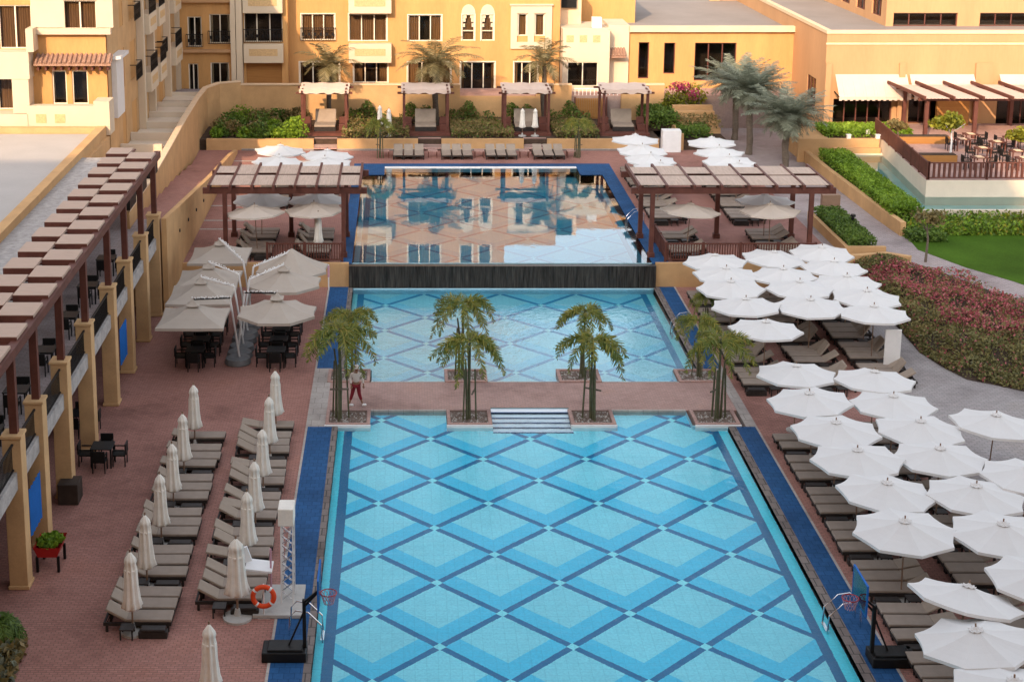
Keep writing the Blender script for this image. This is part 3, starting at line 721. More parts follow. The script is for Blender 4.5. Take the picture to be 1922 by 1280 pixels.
# ---------------------------------------------------------------- parasols
def canopy(rad, rim, apex, n=8, val=.16, mat=None, sag=.05):
    mb = MB(); N = n * 4; rings = 5
    for j in range(rings):
        t = (j + 1) / rings; 
        for i in range(N):
            a = 2 * math.pi * i / N + math.pi / n; ph = (a - math.pi / n) % (2 * math.pi / n) - math.pi / n
            rr = rad * t * (math.cos(math.pi / n) / math.cos(ph)) * (1 - .045 * t * (1 - (abs(ph) / (math.pi / n)) ** 2))
            z = apex - (apex - rim) * t - sag * math.sin(math.pi * t) - .035 * t * (1 - (abs(ph) / (math.pi / n)) ** 2)
            mb.v.append((rr * math.cos(a), rr * math.sin(a), z))
    mb.v.append((0, 0, apex)); top = len(mb.v) - 1
    for i in range(N): mb.f.append((top, i, (i + 1) % N)); mb.m.append(0)
    for j in range(rings - 1):
        for i in range(N):
            a, b_ = j * N + i, j * N + (i + 1) % N; mb.f.append((a, a + N, b_ + N, b_)); mb.m.append(0)
    b0 = len(mb.v); base = (rings - 1) * N      # valance
    for i in range(N): x, y, z = mb.v[base + i]; mb.v.append((x * 1.002, y * 1.002, z - val))
    for i in range(N): mb.f.append((base + i, b0 + i, b0 + (i + 1) % N, base + (i + 1) % N)); mb.m.append(0)
    return mb
def parasol_proto(col='white_fab', rad=1.56, n=8, base='conc'):
    root = empty('open_parasol', (0, 0, 0), label='open parasol', cat='parasol')
    c = canopy(rad, 2.3, 2.66, n, .09).build('canopy', mt[col], root, fix=False)
    # small vent cap
    v = canopy(.2, 2.665, 2.745, n, .02).build('vent_cap', mt[col], c, fix=False)
    q = MB(); q.tube([(0, 0, 0.05), (0, 0, 2.80)], .024, 8); q.build('pole', mt['pole'], root)
    q = MB()
    for i in range(n):
        a = 2 * math.pi * i / n + math.pi / n; q.beam((0, 0, 2.5), (rad * .55 * math.cos(a), rad * .55 * math.sin(a), 2.36), .022, .022); q.beam((rad * .55 * math.cos(a), rad * .55 * math.sin(a), 2.36), (rad * .96 * math.cos(a), rad * .96 * math.sin(a), 2.26), .022, .022)
    q.build('ribs', mt['pole'], root)
    q = MB(); q.tube([(0, 0, 0), (0, 0, .06), (0, 0, .1), (0, 0, .28)], [.3, .3, .07, .05], 16); q.build('base', mt[base], root)
    return root
OP = Stamp(parasol_proto()); OP2 = Stamp(parasol_proto('pergola_shade_cloth'))  # second stamp carries pergola shade in its cloth colour
CUR = [OP]
def pin(px, py, z, R_=0): return P(px, py, z)
def par(px, py, lvl, label, rz=0, group='open white parasols', sc=1.0, dz=0, tilt=None):
    q = P(px, py, lvl + 2.33); o = CUR[0]((q.x, q.y, lvl), rz, label, group, (sc, sc, 1.0 + dz))
    t_ = tilt or (R(random.gauss(0, 1.6)), R(random.gauss(0, 1.6))); o.rotation_euler = (t_[0], t_[1], rz)
    return o
random.seed(12)
def rr(): return random.uniform(0, .8)
A = [(1346, 490), (1362, 514), (1375, 539), (1404, 574), (1437, 617)]
B = [(1448, 483), (1473, 516), (1501, 540), (1522, 573)]
C = [(1541, 473), (1565, 502), (1591, 530), (1625, 557), (1641, 588)]
for lst, nm in ((A, 'the line nearest the middle pool'), (B, 'the middle line beside the middle pool'), (C, 'the line by the flower bed')):
    m = len(lst)
    for i, (x, y) in enumerate(lst):
        par(x, y, 0, f'open white parasol, {ORD[m - 1 - i]} from the front in {nm}', rr(), 'white parasols beside the middle pool', 1.0)
D = [(1496, 701), (1529, 752), (1572, 807), (1615, 860), (1660, 922), (1700, 993), (1797, 1128), (1855, 1207), (1905, 1300)]
E_ = [(1641, 713), (1678, 758), (1724, 804), (1765, 857), (1828, 928), (1879, 998)]
F = [(1861, 794), (1925, 893), (1955, 1085)]
for i, (x, y) in enumerate(D):
    par(x, y, 0, f'open white parasol, {ORD[len(D) - 1 - i]} from the front in the line beside the near pool', rr(), 'white parasols beside the near pool', 1.0, tilt=(R(-9), R(10)) if i == 6 else ((R(-7), R(-2)) if i == 7 else None))
for i, (x, y) in enumerate(E_): par(x, y, 0, f'open white parasol, {ORD[len(E_) - 1 - i]} from the front, second line from the near pool', rr(), 'white parasols beside the near pool')
for i, (x, y) in enumerate(F): par(x, y, 0, ['open white parasol standing apart on the grey path at the right edge', 'cut-off white parasol at the right edge, second below the one on the path', 'cut-off white parasol at the right edge above the tilted one'][i], rr(), 'white parasols beside the near pool')
for i, (x, y) in enumerate([(1192, 262), (1204, 282), (1219, 299), (1236, 315)]): par(x, y, 1.2, f'open white parasol, {ORD[3 - i]} from the front in the upper deck line along the pool', rr(), 'white parasols on the upper right deck')
for i, (x, y) in enumerate([(1337, 267), (1351, 286), (1368, 302), (1383, 316)]): par(x, y, 1.2, f'open white parasol, {ORD[3 - i]} from the front in the upper deck line by the palms', rr(), 'white parasols on the upper right deck')
CUR[0] = OP2
par(1291, 394, 1.2, 'open shade-toned parasol under the pool side of the right pergola', .2, 'parasols under the pergolas')
CUR[0] = OP
par(1437, 376, 1.2, 'farther of two open parasols under the path side of the right pergola', .1, 'parasols under the pergolas')
CUR[0] = OP2
par(1447, 394, 1.2, 'nearer of two open parasols under the path side of the right pergola', .3, 'parasols under the pergolas')
CUR[0] = OP
for i, (x, y) in enumerate([(523, 282), (519, 303), (612, 291), (613, 306)]): par(x, y, 1.2, ['farther white parasol of the pair behind the left end of the left pergola', 'nearer white parasol of the pair behind the left end of the left pergola', 'farther white parasol of the pair behind the right end of the left pergola', 'nearer white parasol of the pair behind the right end of the left pergola'][i], rr(), 'white parasols on the upper left deck', 1.02)
for i, (x, y) in enumerate([(490, 373), (482, 398), (596, 374), (593, 392)]):
    CUR[0] = OP2 if i % 2 else OP
    par(x, y, 1.2, ['farther left parasol under the left pergola', 'nearer left parasol under the left pergola', 'farther right parasol under the left pergola', 'nearer right parasol under the left pergola'][i], rr(), 'parasols under the pergolas')

def folded_proto():
    root = empty('folded_parasol', (0, 0, 0), label='folded parasol', cat='parasol')
    mb = MB(); N = 32; prof = [(0.80, .23), (.84, .245), (1.05, .20), (1.5, .165), (1.95, .15), (2.12, .12), (2.2, .15), (2.3, .13), (2.42, .06), (2.5, .015)]
    for j, (z, r) in enumerate(prof):
        for i in range(N):
            a = 2 * math.pi * i / N; k = 1 + .22 * math.cos(8 * a + j * .25) * (1 if j < 6 else .5); mb.v.append((r * k * math.cos(a), r * k * math.sin(a), z + (.05 * math.cos(8 * a) if j == 0 else 0)))
    for j in range(len(prof) - 1):
        for i in range(N): mb.f.append((j * N + i, j * N + (i + 1) % N, (j + 1) * N + (i + 1) % N, (j + 1) * N + i)); mb.m.append(0)
    mb.f.append(tuple((len(prof) - 1) * N + i for i in range(N))); mb.m.append(0); mb.f.append(tuple(range(N))[::-1]); mb.m.append(0)
    mb.build('folded_canopy', mt['cream_fab'], root, smooth=True)
    q = MB(); q.tube([(0, 0, .05), (0, 0, 2.58)], .024, 8); q.build('pole', mt['pole'], root)
    q = MB(); q.tube([(0, 0, 1.93), (0, 0, 1.97)], .165, 12); q.build('tie_strap', mt['cream_fab'], root)
    q = MB(); q.tube([(0, 0, 0), (0, 0, .07), (0, 0, .10), (0, 0, .3)], [.31, .31, .08, .05], 18); q.build('base', mt['conc'], root)
    return root
FP = Stamp(folded_proto())
random.seed(17)
for i, y in enumerate((41.2, 43.8, 46.7, 49.4, 52.0, 54.95)):
    FP((-7.85, y, 0), rr(), f'folded cream parasol, {ORD[i]} from the front in the line by the arcade', 'folded parasols on the lower left deck', (1.12, 1.12, random.uniform(.97, 1.03)))
for i, y in enumerate((42.05, 45.3, 47.8, 50.7, 53.5, 56.3)):
    FP((-4.9, y, 0), rr(), f'folded cream parasol, {ORD[i]} from the front in the line beside the blue strip', 'folded parasols on the lower left deck', (1.12, 1.12, random.uniform(.97, 1.03)) if i else (1.4, 1.4, 1.02))
FP((-5.08, 37.1, 0), .3, 'folded cream parasol cut off by the bottom edge of the picture', 'folded parasols on the lower left deck')
FP((-4.35, 76.9, 1.2), .3, 'folded cream parasol behind the railing of the left pergola', 'folded parasols on the upper level', (.95, .95, .95))
for i, (x, y) in enumerate(((713, 250), (730, 256), (980, 256), (1004, 256))):
    q = P(x, y, 1.9); FP((q.x, q.y, 1.9), .3, ['left', 'right', 'left', 'right'][i] + f' folded white parasol of the pair {["beside the first", "beside the first", "in front of the third", "in front of the third"][i]} cabana from the left', 'folded parasols in front of the cabanas', (.9, .9, .78))

# big beige cantilever parasols on paired masts
def square_canopy(rad, rim, apex):
    return canopy(rad, rim, apex, 4, .12, sag=.10)
def cantilever(i, px, py, mast_y, side, lab):
    q = P(px, py, 2.75)
    root = empty('cantilever_parasol', (-7.2, mast_y, 0), label=lab, cat='parasol', group='beige cantilever parasols')
    dx, dy = q.x + 7.2, q.y - mast_y
    c = square_canopy(2.0, 2.55, 3.2) if side > 0 else canopy(1.78, 2.55, 3.15 + (.35 if px == 548 else 0), 8, .12, sag=.1); c.v = [(x + dx, y + dy, z) for x, y, z in c.v]; cn = c.build('canopy', mt['beige_fab'], root, fix=False)
    v = canopy(.4, 3.16, 3.4, 4, .04); v.v = [(x + dx, y + dy, z) for x, y, z in v.v]; v.build('vent_cap', mt['beige_fab'], cn, fix=False)
    top = Vector((-.28 * side, 0, 2.95))
    m = MB(); m.tube([(.1 * side, 0, .1), tuple(top)], .045, 8); m.build('mast', mt['white_m'], root)
    a = MB(); e = Vector((dx, dy, 3.36)); a.tube([tuple(top), tuple(e)], .04, 8); a.tube([tuple(e), (dx, dy, 3.2)], .03, 8); a.build('arm', mt['iron' if i in (0, 4) else 'white_m'], root)
    random.seed(i); l = MB()
    for k in range(26):
        p = top.lerp(e, k / 25) + Vector((random.uniform(-.05, .05), random.uniform(-.05, .05), random.uniform(0.03, .09))); l.box(p.x - .022, p.x + .022, p.y - .022, p.y + .022, p.z - .022, p.z + .022)
    l.build('light_string', mt['white_st'], root)
    w_ = MB(); w_.tube([(0, 0, 0), (0, 0, .06), (0, 0, .26), (0, 0, .3)], [.55, .58, .52, .3], 20); w_.build('weight_base', mt['greypl'], root, smooth=False)
for i, (px, py, my, sd, lab) in enumerate((
    (363, 588, 64.2, 1, 'nearest beige cantilever parasol on the arcade side, over black tables'),
    (378, 545, 65.9, 1, 'second nearest beige cantilever parasol on the arcade side'),
    (392, 516, 67.8, 1, 'third nearest beige cantilever parasol on the arcade side'),
    (413, 472, 69.9, 1, 'farthest beige cantilever parasol on the arcade side'),
    (520, 576, 65.0, -1, 'nearest beige cantilever parasol on the pool side, over black tables'),
    (533, 521, 67.0, -1, 'middle beige cantilever parasol on the pool side'),
    (548, 495, 69.0, -1, 'farthest beige cantilever parasol on the pool side'))): cantilever(i, px, py, my, sd, lab)

# black dining sets
def chair_proto():
    root = empty('dining_chair', (0, 0, 0), label='black chair', cat='chair')
    q = MB(); q.box(-.24, .24, -.24, .24, .40, .46); q.build('seat', mt['black'], root, bevel=.015)
    q = MB(); q.box(-.24, .24, -.27, -.22, .46, .86); q.build('backrest', mt['black'], root, bevel=.015)
    for x in (-.22, .22):
        q = MB(); q.box(x - .02, x + .02, -.2, .22, .62, .66); q.build('armrest', mt['black'], root)
        for y in (-.22, .22): q = MB(); q.box(x - .02, x + .02, y - .02, y + .02, 0, .62 if y > 0 else .4); q.build('leg', mt['black'], root)
    return root
CH = Stamp(chair_proto())
def table_proto():
    root = empty('dining_table', (0, 0, 0), label='black table', cat='table')
    q = MB(); q.box(-.4, .4, -.4, .4, .71, .75); q.build('table_top', mt['black'], root, bevel=.01)
    for x in (-.35, .35):
        for y in (-.35, .35): q = MB(); q.box(x - .025, x + .025, y - .025, y + .025, 0, .71); q.build('leg', mt['black'], root)
    return root
TB = Stamp(table_proto())
SIDE4 = ((0, -.62, 0, 'front'), (0, .62, math.pi, 'far'), (-.62, 0, -math.pi / 2, 'left'), (.62, 0, math.pi / 2, 'right'))
def dining(x, y, z, lab, sides=SIDE4, grp='black chairs'):
    TB((x, y, z), 0, f'black square dining table, {lab}', 'black dining tables')
    for dx, dy, rz, w_ in sides: CH((x + dx, y + dy, z), rz, f'black chair, {w_} side of the table {lab}', grp)
for j in range(4):
    dining(-9.0 + (j % 2) * .06, 63.9 + 1.42 * j, 0, f'{ORD[j]} from front, below arcade side cantilever parasols')
    dining(-5.5, 63.9 + 1.42 * j, 0, f'{ORD[j]} from front, below pool side cantilever parasols')
dining(-11.0, 53.3, 0, 'standing in the open beside the arcade columns')
dining(-12.6, 56.5, 0, 'half hidden inside the arcade')
for i, y in enumerate((45.5, 49, 53, 57, 61, 65.0)):
    dining(-12.9, y, 3.8, f'{ORD[i]} from the front on the roofed upper terrace', ((0, -.62, 0, 'front'), (0, .62, math.pi, 'far')), 'black chairs on the roofed terrace')

# ================================================================ ARCADE, ROOFED TERRACE, RAMP (left)
CX = -11.75
b = MB(); b.box(-16.4, -11.95, 36, 72.2, 3.35, 3.8); b.box(-21, -13.5, 72.2, 86, 3.35, 3.8); b.box(-21, -14.15, 86, 112.9, 3.35, 3.8); b.box(-13.6, -11.3, 72.2, 74.5, 3.35, 3.8)
tag(structure(b, 'terrace_floor', mt['path_pink']), kind='structure')
COLY = (35.9, 39.8, 44.1, 46.95, 50.65, 54.79, 59.4, 63.2, 67.3, 71.0)
ar = empty('arcade', (CX, 36, 0), label='two-storey ochre arcade with dark shop fronts along the left edge', cat='building')
def part(mb, name, mats, root, **k):
    """part given in world coordinates under a root that is only translated"""
    o = root.location; mb.v = [(x - o.x, y - o.y, z - o.z) for x, y, z in mb.v]
    return mb.build(name, mats, root, **k)
for i, y in enumerate(COLY):
    b = MB(); b.box(CX - .32, CX + .25, y - .3, y + .3, 0, 4.9); b.box(CX - .36, CX + .29, y - .34, y + .34, 4.9, 5.0); b.box(CX - .36, CX + .29, y - .34, y + .34, 0, .12)
    part(b, 'column', mt['tan'], ar, bevel=.02)
for i in range(len(COLY) - 1):
    y0, y1 = COLY[i] + .31, COLY[i + 1] - .31
    b = MB(); b.box(CX - .2, CX + .1, y0, y1, 3.3, 3.85); part(b, 'slab_edge', mt['gravel'], ar)
    b = MB(); b.box(CX - .03, CX + .03, y0, y1, 4.70, 4.76)
    n = int((y1 - y0) / .14)
    for k in range(1, n): yy = y0 + (y1 - y0) * k / n; b.box(CX - .012, CX + .012, yy - .012, yy + .012, 3.9, 4.7)
    b.box(CX - .02, CX + .02, y0, y1, 3.9, 3.94); part(b, 'railing_panel', mt['iron'], ar)
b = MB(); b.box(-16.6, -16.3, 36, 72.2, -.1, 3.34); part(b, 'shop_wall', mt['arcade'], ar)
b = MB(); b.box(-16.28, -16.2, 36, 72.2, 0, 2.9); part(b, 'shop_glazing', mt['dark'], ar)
b = MB(); b.box(-16.4, CX - .33, 72.3, 72.6, 0, 3.34); part(b, 'end_wall', mt['tan'], ar)
b = MB(); b.box(-16.9, -16.41, 36, 85.1, 3.3, 5.84); part(b, 'upper_wall', mt['orange_low'], ar)
for y in COLY[:-1]:
    b = MB(); b.box(-16.4, -16.0, y - .3, y + .3, 3.81, 5.84); part(b, 'pilaster', mt['tan'], ar)
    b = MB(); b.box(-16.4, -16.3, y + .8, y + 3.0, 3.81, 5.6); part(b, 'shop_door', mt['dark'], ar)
# roof behind
rf = empty('flat_roof', (-16, 36, 5.7), label='white flat roof with ochre parapet in the upper left corner area', cat='roof')
b = MB(); b.box(-42, -17.1, 30, 85.2, 5.7, 6.05); part(b, 'roof_membrane', mt['roof'], rf)
b = MB(); b.box(-17.1, -16.62, 30, 85.2, 5.7, 6.42); b.box(-42, -17.1, 84.7, 85.2, 6.06, 6.4); part(b, 'parapet', mt['orange_low'], rf)
b = MB(); b.box(-16.62, -14.3, 30, 78.5, 5.85, 6.05); part(b, 'gravel_strip', mt['gravel'], rf)
# terrace pergola with staggered boards
tp = empty('terrace_pergola', (-13, 36, 3.8), label='long pergola of staggered pink boards over the left upper terrace', cat='pergola')
for y in COLY:
    b = MB(); b.box(CX - .12, CX + .12, y - .12, y + .12, 5.0, 7.35); part(b, 'post', mt['wood'], tp)
b = MB(); b.box(CX - .14, CX + .14, 30, 72.6, 7.35, 7.66); part(b, 'front_beam', mt['wood'], tp)
b = MB(); b.box(-14.0, -13.8, 30, 72.6, 7.2, 7.5); part(b, 'rear_beam', mt['wood'], tp)
for k in range(20):
    yy = 30 + 2.13 * k
    for (x0, x1, off) in ((-14.0, -12.92, .95), (-12.88, -11.7, -.1)):
        y0 = yy + off
        if y0 + 1.34 > 73: continue
        b = MB(); m = 11
        for t in range(m): ya = y0 + 1.34 * t / m; b.box(x0, x1, ya, ya + 1.34 / m - .012, 7.68, 7.78)
        part(b, 'board_panel', mt['wood_top'], tp)
        b = MB(); b.box(x0 + .02, x1 - .02, y0 + 1.36, y0 + 2.11, 7.50, 7.56); w2_ = MB(); w2_.box(x0, x1, y0 - .03, y0 - .002, 7.52, 7.76); part(b, 'cross_slat', mt['wood'], tp); part(w2_, 'fascia_board', mt['wood'], tp)
# ramp and its two walls
b = MB()
for k in range(10):
    ya = 74.4 + 2.6 * k; za = 3.8 - .26 * k
    b.box(-13.5, -11.3, ya, ya + 2.6, za - .6 if k < 9 else .9, za - .02); 
structure(b, 'ramp', mt['pave'])
b = MB()
for k in range(1, 10):
    ya = 74.4 + 2.6 * k; za = 3.8 - .26 * k; b.box(-13.5, -11.3, ya, ya + .4, za - .2, za + .04)
structure(b, 'ramp_kerb', mt['cap'])
b = MB(); b.wallline([(-11.3, 70.9), (-11.3, 76), (-11.3, 88), (-11.3, 99), (-11.3, 102.4)], .25, 0, lambda i: (4.75, 4.2, 2.9, 1.9, 1.45)[i])
rw = tag(b.build('ramp_wall', mt['orange_low']), 'sloping ochre ramp wall with small round dark holes', 'wall')
for k in range(8):
    y = 75 + 3.1 * k; z = 3.6 - .25 * k - .2; q = MB(); q.tube([(-11.18, y, z - .3), (-11.13, y, z - .3)], .09, 10); q.build('hole_disc', mt['iron'], rw)  # flat dark discs put in for the dark of the wall holes
GW = [(-13.35, 79.5), (-13.6, 88), (-13.9, 96.6), (-14.05, 104), (-14.0, 108.2), (-13.3, 110.2), (-11.8, 111.0)]
b = MB(); b.wallline([(-13.35, 72.6)] + GW, .28, .9, lambda i: 4.65); b.wallline([(-13.35, 72.6)] + GW, .36, lambda i: 4.65, lambda i: 4.74, 1)
tag(b.build('garden_wall', [mt['orange_low'], mt['cap']]), 'tall curving ochre garden wall with pale coping left of the planting', 'wall')
for i, y in enumerate((73.4, 76.6, 80.2)):
    q = MB(); q.box(-.2, .2, -.9, .9, 0, .75); q.box(-.26, .26, -1.0, 1.0, .75, .83); tag(q.build('metal_screen', mt['iron'], loc=(-13.35, y, 4.75)), f'black panel on the tall garden wall, {ORD[i]} from the terrace pergola', 'panel')
# private terraces: low partitions between them
for i, y in enumerate((88.5, 92.0, 95.5, 99.0, 102.5, 106.5)):
    q = MB(); q.box(-16.65, -14.2, y - .9, y + .9, 3.8, 3.95 + .06 * i); q.box(-16.65, -14.2, y + .9, y + 1.1, 3.8, 4.5); tag(q.build('terrace_slab', mt['creamwall']), f'pale stepped terrace slab behind the curving wall, {ORD[i]} from the camera', 'wall')

# ================================================================ GARDEN AND BACK WALL
thingbox('garden_wall', 'low ochre wall with pale foot behind the row of loungers', 'wall', mt['orange_low'], [(-13.4, -6.1, 103.4, 103.75, 1.1, 1.95), (-4.5, 1.0, 103.4, 103.75, 1.1, 1.95), (2.6, 8.2, 103.4, 103.75, 1.1, 1.95), (9.8, 17.4, 103.4, 103.75, 1.1, 1.95)])
b = MB(); b.box(-11, 17.4, 103.2, 103.39, 1.1, 1.3); structure(b, 'pale_kerb', mt['stone'])
for i, x in enumerate((-5.3, 1.8, 9.0)):
    b = MB()
    for k in range(4): b.box(x - .78, x + .78, 103.2 - .0 + .3 * k, 104.4, 1.1 + .17 * k, 1.2 + .17 * (k + 1))
    b.build('stone_steps', mt['pave2'], kind='structure')
b = MB(); b.box(-13.9, 17.5, 103.75, 111, 1.0, 1.86); structure(b, 'garden_soil', mt['soil'])
b = MB(); b.wallline([(-11.8, 111.0), (4.1, 111.0)], .28, 1.0, 4.42); b.wallline([(-11.8, 111.0), (4.1, 111.0)], .38, 4.42, 4.52, 1)
tag(b.build('back_wall', [mt['orange_low'], mt['cap']]), 'tall ochre back wall with pale coping left of the open terrace', 'wall')
b = MB(); b.wallline([(4.1, 111.0), (9.6, 111.0)], .28, 1.0, 3.6); tag(b.build('back_wall', mt['orange_low']), 'lowered ochre back wall in front of the open terrace', 'wall')
b = MB(); b.wallline([(9.6, 111.0), (12.2, 111.0)], .28, 1.0, 4.42); b.wallline([(9.6, 111.0), (12.2, 111.0)], .38, 4.42, 4.52, 1); b.wallline([(15.8, 111), (18.9, 111.0)], .28, 1.0, 4.42); b.wallline([(15.8, 111), (18.9, 111.0)], .38, 4.42, 4.52, 1)
tag(b.build('back_wall', [mt['orange_low'], mt['cap']]), 'tall ochre back wall with a gate gap behind the rightmost cabana', 'wall')
b = MB(); b.box(-20.5, 28, 111.2, 114.4, 1.0, 3.6); structure(b, 'house_terrace', mt['pave2'])
# timber gate screen by the last cabana
g = empty('garden_gate', (12.3, 110.9, 1.86), label='brown timber gate and white rail behind the rightmost cabana', cat='gate')
b = MB(); b.box(2.4, 2.5, -.05, .05, 0, 1.7); b.box(0.1, .2, -.05, .05, 0, 1.7); b.build('post', mt['wood'], g)
b = MB()
for k in range(16): b.box(.22 + .135 * k, .33 + .135 * k, -.02, .02, .1, 1.6)
b.build('gate_boards', mt['garage'], g)
b = MB(); b.box(.1, 3.4, .3, .36, 2.2, 2.3)
for k in range(12): b.box(.15 + .28 * k, .2 + .28 * k, .31, .35, 1.76, 2.2)
b.build('white_rail', mt['white_m'], g)
# planting (stuff)
random.seed(41)
hb = MB(); hb.box(-3.9, 13.2, 109.2, 110.2, 1.8, 2.2, 2); hb.box(17.2, 18.9, 107.2, 110.4, 1.8, 2.4, 2)
leaves(hb, [p for p in box_pts(12000, -4.3, 13.4, 108.5, 110.8, 2.0, 3.4) if p.z < 2.75 + .4 * math.sin(p.x * 1.7) + .25 * math.sin(p.x * 4.3)], .12, lambda p: 1 if random.random() < .3 else 0)
leaves(hb, box_pts(3000, 16.9, 19.3, 106.4, 110.8, 1.9, 3.1), .13, 0)
for (x0, x1) in ((-4.2, .4), (3.3, 7.6), (10.4, 13.4)):
    leaves(hb, box_pts(5000, x0, x1, 103.9, 108.8, 1.85, 2.45), .10, lambda p: 1 if random.random() < .8 else 0)
# lush left part
for _ in range(30):
    cx_, cy_ = random.uniform(-13.3, -7.2), random.uniform(104.2, 110.5); r_ = random.uniform(.5, 1.1)
    leaves(hb, blob_pts(420, (cx_, cy_, 1.95 + r_ * .4), (r_, r_, r_ * random.uniform(.5, .9))), .13, random.choice((0, 0, 0, 1, 1, 3)))
for _ in range(9):
    cx_, cy_ = random.uniform(-11.5, -6.6), random.uniform(104.0, 105.2); leaves(hb, blob_pts(150, (cx_, cy_, 2.1), (.6, .5, .5)), .17, 3)
hb.build('garden_planting', [mt['leaf'], mt['leaf_o'], mt['soil'], mt['leaf_b']], fix=False, kind='stuff')
# left end of bed: lit rounded kerb
# cabanas
def cabana_proto():
    root = empty('cabana', (0, 0, 0), label='cabana', cat='cabana')
    b = MB(); b.box(-1.7, 1.7, -1.35, 1.35, 0, .18); b.build('deck_platform', mt['wood'], root)
    for x in (-1.5, 1.5):
        for y in (-1.2, 1.2): b = MB(); b.box(x - .09, x + .09, y - .09, y + .09, .181, 2.92); b.build('post', mt['wood'], root)
    b = MB()
    for y in (-1.2, 1.2): b.box(-1.95, 1.95, y - .06, y + .06, 2.921, 3.06)
    for x in (-1.5, 1.5): b.box(x - .06, x + .06, -1.6, 1.6, 3.061, 3.2)
    b.build('roof_beams', mt['wood'], root)
    mb = MB(); nx, ny = 14, 10
    for j in range(ny + 1):
        for i in range(nx + 1):
            x = -1.7 + 3.4 * i / nx; y = -1.45 + 2.9 * j / ny; z = 3.27 - .16 * math.sin(math.pi * j / ny * 2) ** 2 + .03 * math.sin(i * 1.3); mb.v.append((x, y, z))
    for j in range(ny):
        for i in range(nx): a = j * (nx + 1) + i; mb.f.append((a, a + 1, a + nx + 2, a + nx + 1)); mb.m.append(0)
    for i in range(nx): mb.quad(mb.v[i], mb.v[i + 1], (mb.v[i + 1][0], -1.47, mb.v[i + 1][2] - .28 - .05 * math.sin(i * 1.9)), (mb.v[i][0], -1.47, mb.v[i][2] - .28 - .05 * math.sin((i - 1) * 1.9)))
    mb.build('canopy_cloth', mt['awn'], root, fix=False)
    b = MB(); b.box(-.75, .75, -.6, 1.0, .18, .48); b.build('daybed', mt['frame'], root)
    b = MB(); b.box(-.73, .73, -.58, .7, .481, .62); b.build('mattress', mt['cushion2'], root, bevel=.03)
    b = MB(); b.beam((0, .72, .55), (0, 1.15, 1.45), 1.45, .14, up=Vector((0, -1, .2))); b.build('back_cushion', mt['cushion2'], root, bevel=.03)
    for x in (-1.25, 1.25):
        b = MB(); b.box(x - .28, x + .28, -.3, .25, .18, .62); b.box(x - .28, x + .28, .25, .35, .181, 1.05); b.build('wicker_chair', mt['wood'], root, bevel=.03)
    return root
CB = Stamp(cabana_proto())
for i, x in enumerate((-5.45, 1.55, 8.5, 15.3)):
    CB((x, 106.3, 1.86), 0, f'timber cabana with pinkish cloth roof and day bed, {ORD[i]} from the left', 'cabanas in the garden')

# date palms
def date_palm(i, loc, ht, mat, label, Lf=2.3, n=58, tr=.2, wid=.028, up=.9):
    root = empty('date_palm', loc, i * .9, label=label, cat='palm tree', group='date palms behind the pools')
    b = MB(); pts = [(0, 0, 0)] + [(math.sin(k * 1.3 + i) * .04, math.cos(k + i) * .04, ht * k / 8) for k in range(1, 9)]
    b.tube(pts, [tr * 1.25] + [tr * (1 + .12 * (k % 2)) for k in range(7)] + [tr * 1.3], 10); b.build('trunk', mt['bark'], root)
    random.seed(100 + i); mb = MB()
    for k in range(n):
        az = 2.4 * k + random.uniform(-.2, .2); t = k / n
        frond(mb, (0, 0, ht), az, Lf * random.uniform(.75, 1.05) * (.5 + .5 * math.sin(math.pi * min(1, t * 1.1))), up * (2.4 - 1.9 * t), -2.0 + 3.6 * t, .5, 40, 0, wid, False)
    mb.build('frond_crown', mt[mat], root, fix=False)
    return root
date_palm(1, (23.3, 107.0, 1.2), 4.0, 'date', 'grey green date palm nearest the pink flowers, leftmost of three by the salmon wall', 3.2)
date_palm(2, (23.2, 102.0, 1.2), 4.4, 'date', 'grey green date palm in the middle of three by the salmon wall', 3.0)
date_palm(3, (24.4, 96.9, 1.2), 3.6, 'date', 'grey green date palm standing lowest and rightmost of three by the salmon wall', 3.2)
date_palm(4, (-5.3, 109.2, 1.86), 4.0, 'date_y', 'sparse date palm behind the leftmost cabana', 2.3, 20, .16, up=1.6)
date_palm(5, (2.3, 109.2, 1.86), 4.2, 'date_y', 'large dusty date palm behind the second cabana', 3.5, 34, .2, up=1.7)
date_palm(6, (10.0, 109.2, 1.86), 4.2, 'date_y', 'sparse dusty date palm behind the third cabana', 2.4, 17, .16, up=1.7)
# bougainvillea steps area to the right of the garden
b = MB(); b.prism([(18.95, 103.45), (22.0, 103.45), (22.0, 112), (18.95, 112)], 1.0, 1.9); structure(b, 'garden_bank', mt['soil'])
random.seed(55); b = MB()
leaves(b, blob_pts(900, (20.4, 110.9, 3.6), (1.7, .8, 1.1)), .13, 0); leaves(b, blob_pts(240, (20.0, 110.4, 4.4), (.9, .5, .4)), .10, 1); leaves(b, blob_pts(130, (20.9, 110.3, 3.9), (.5, .4, .5)), .10, 1); leaves(b, blob_pts(500, (19.4, 110.4, 2.9), (1.0, .8, .8)), .13, 0)
q = MB()
o = b.build('bougainvillea', [mt['leaf_y'], mt['leaf_bou']], fix=False); tag(o, 'magenta flowering bush at the corner of the orange house', 'bush')
for i in range(5):
    q = MB(); q.box(19.2, 22.0, 108.6 - .75 * i, 109.2 - .75 * i, 1.9, 3.3 - .26 * i); q.build('garden_terrace', mt['orange_low'], kind='structure')
random.seed(56); b = MB(); leaves(b, box_pts(900, 18.9, 21.0, 103.4, 106.5, 1.9, 2.6), .15, 0); leaves(b, box_pts(700, 19.2, 22.0, 105, 109.4, 2.2, 3.0), .13, 1)
b.build('bank_planting', [mt['leaf'], mt['leaf_o']], fix=False, kind='stuff')
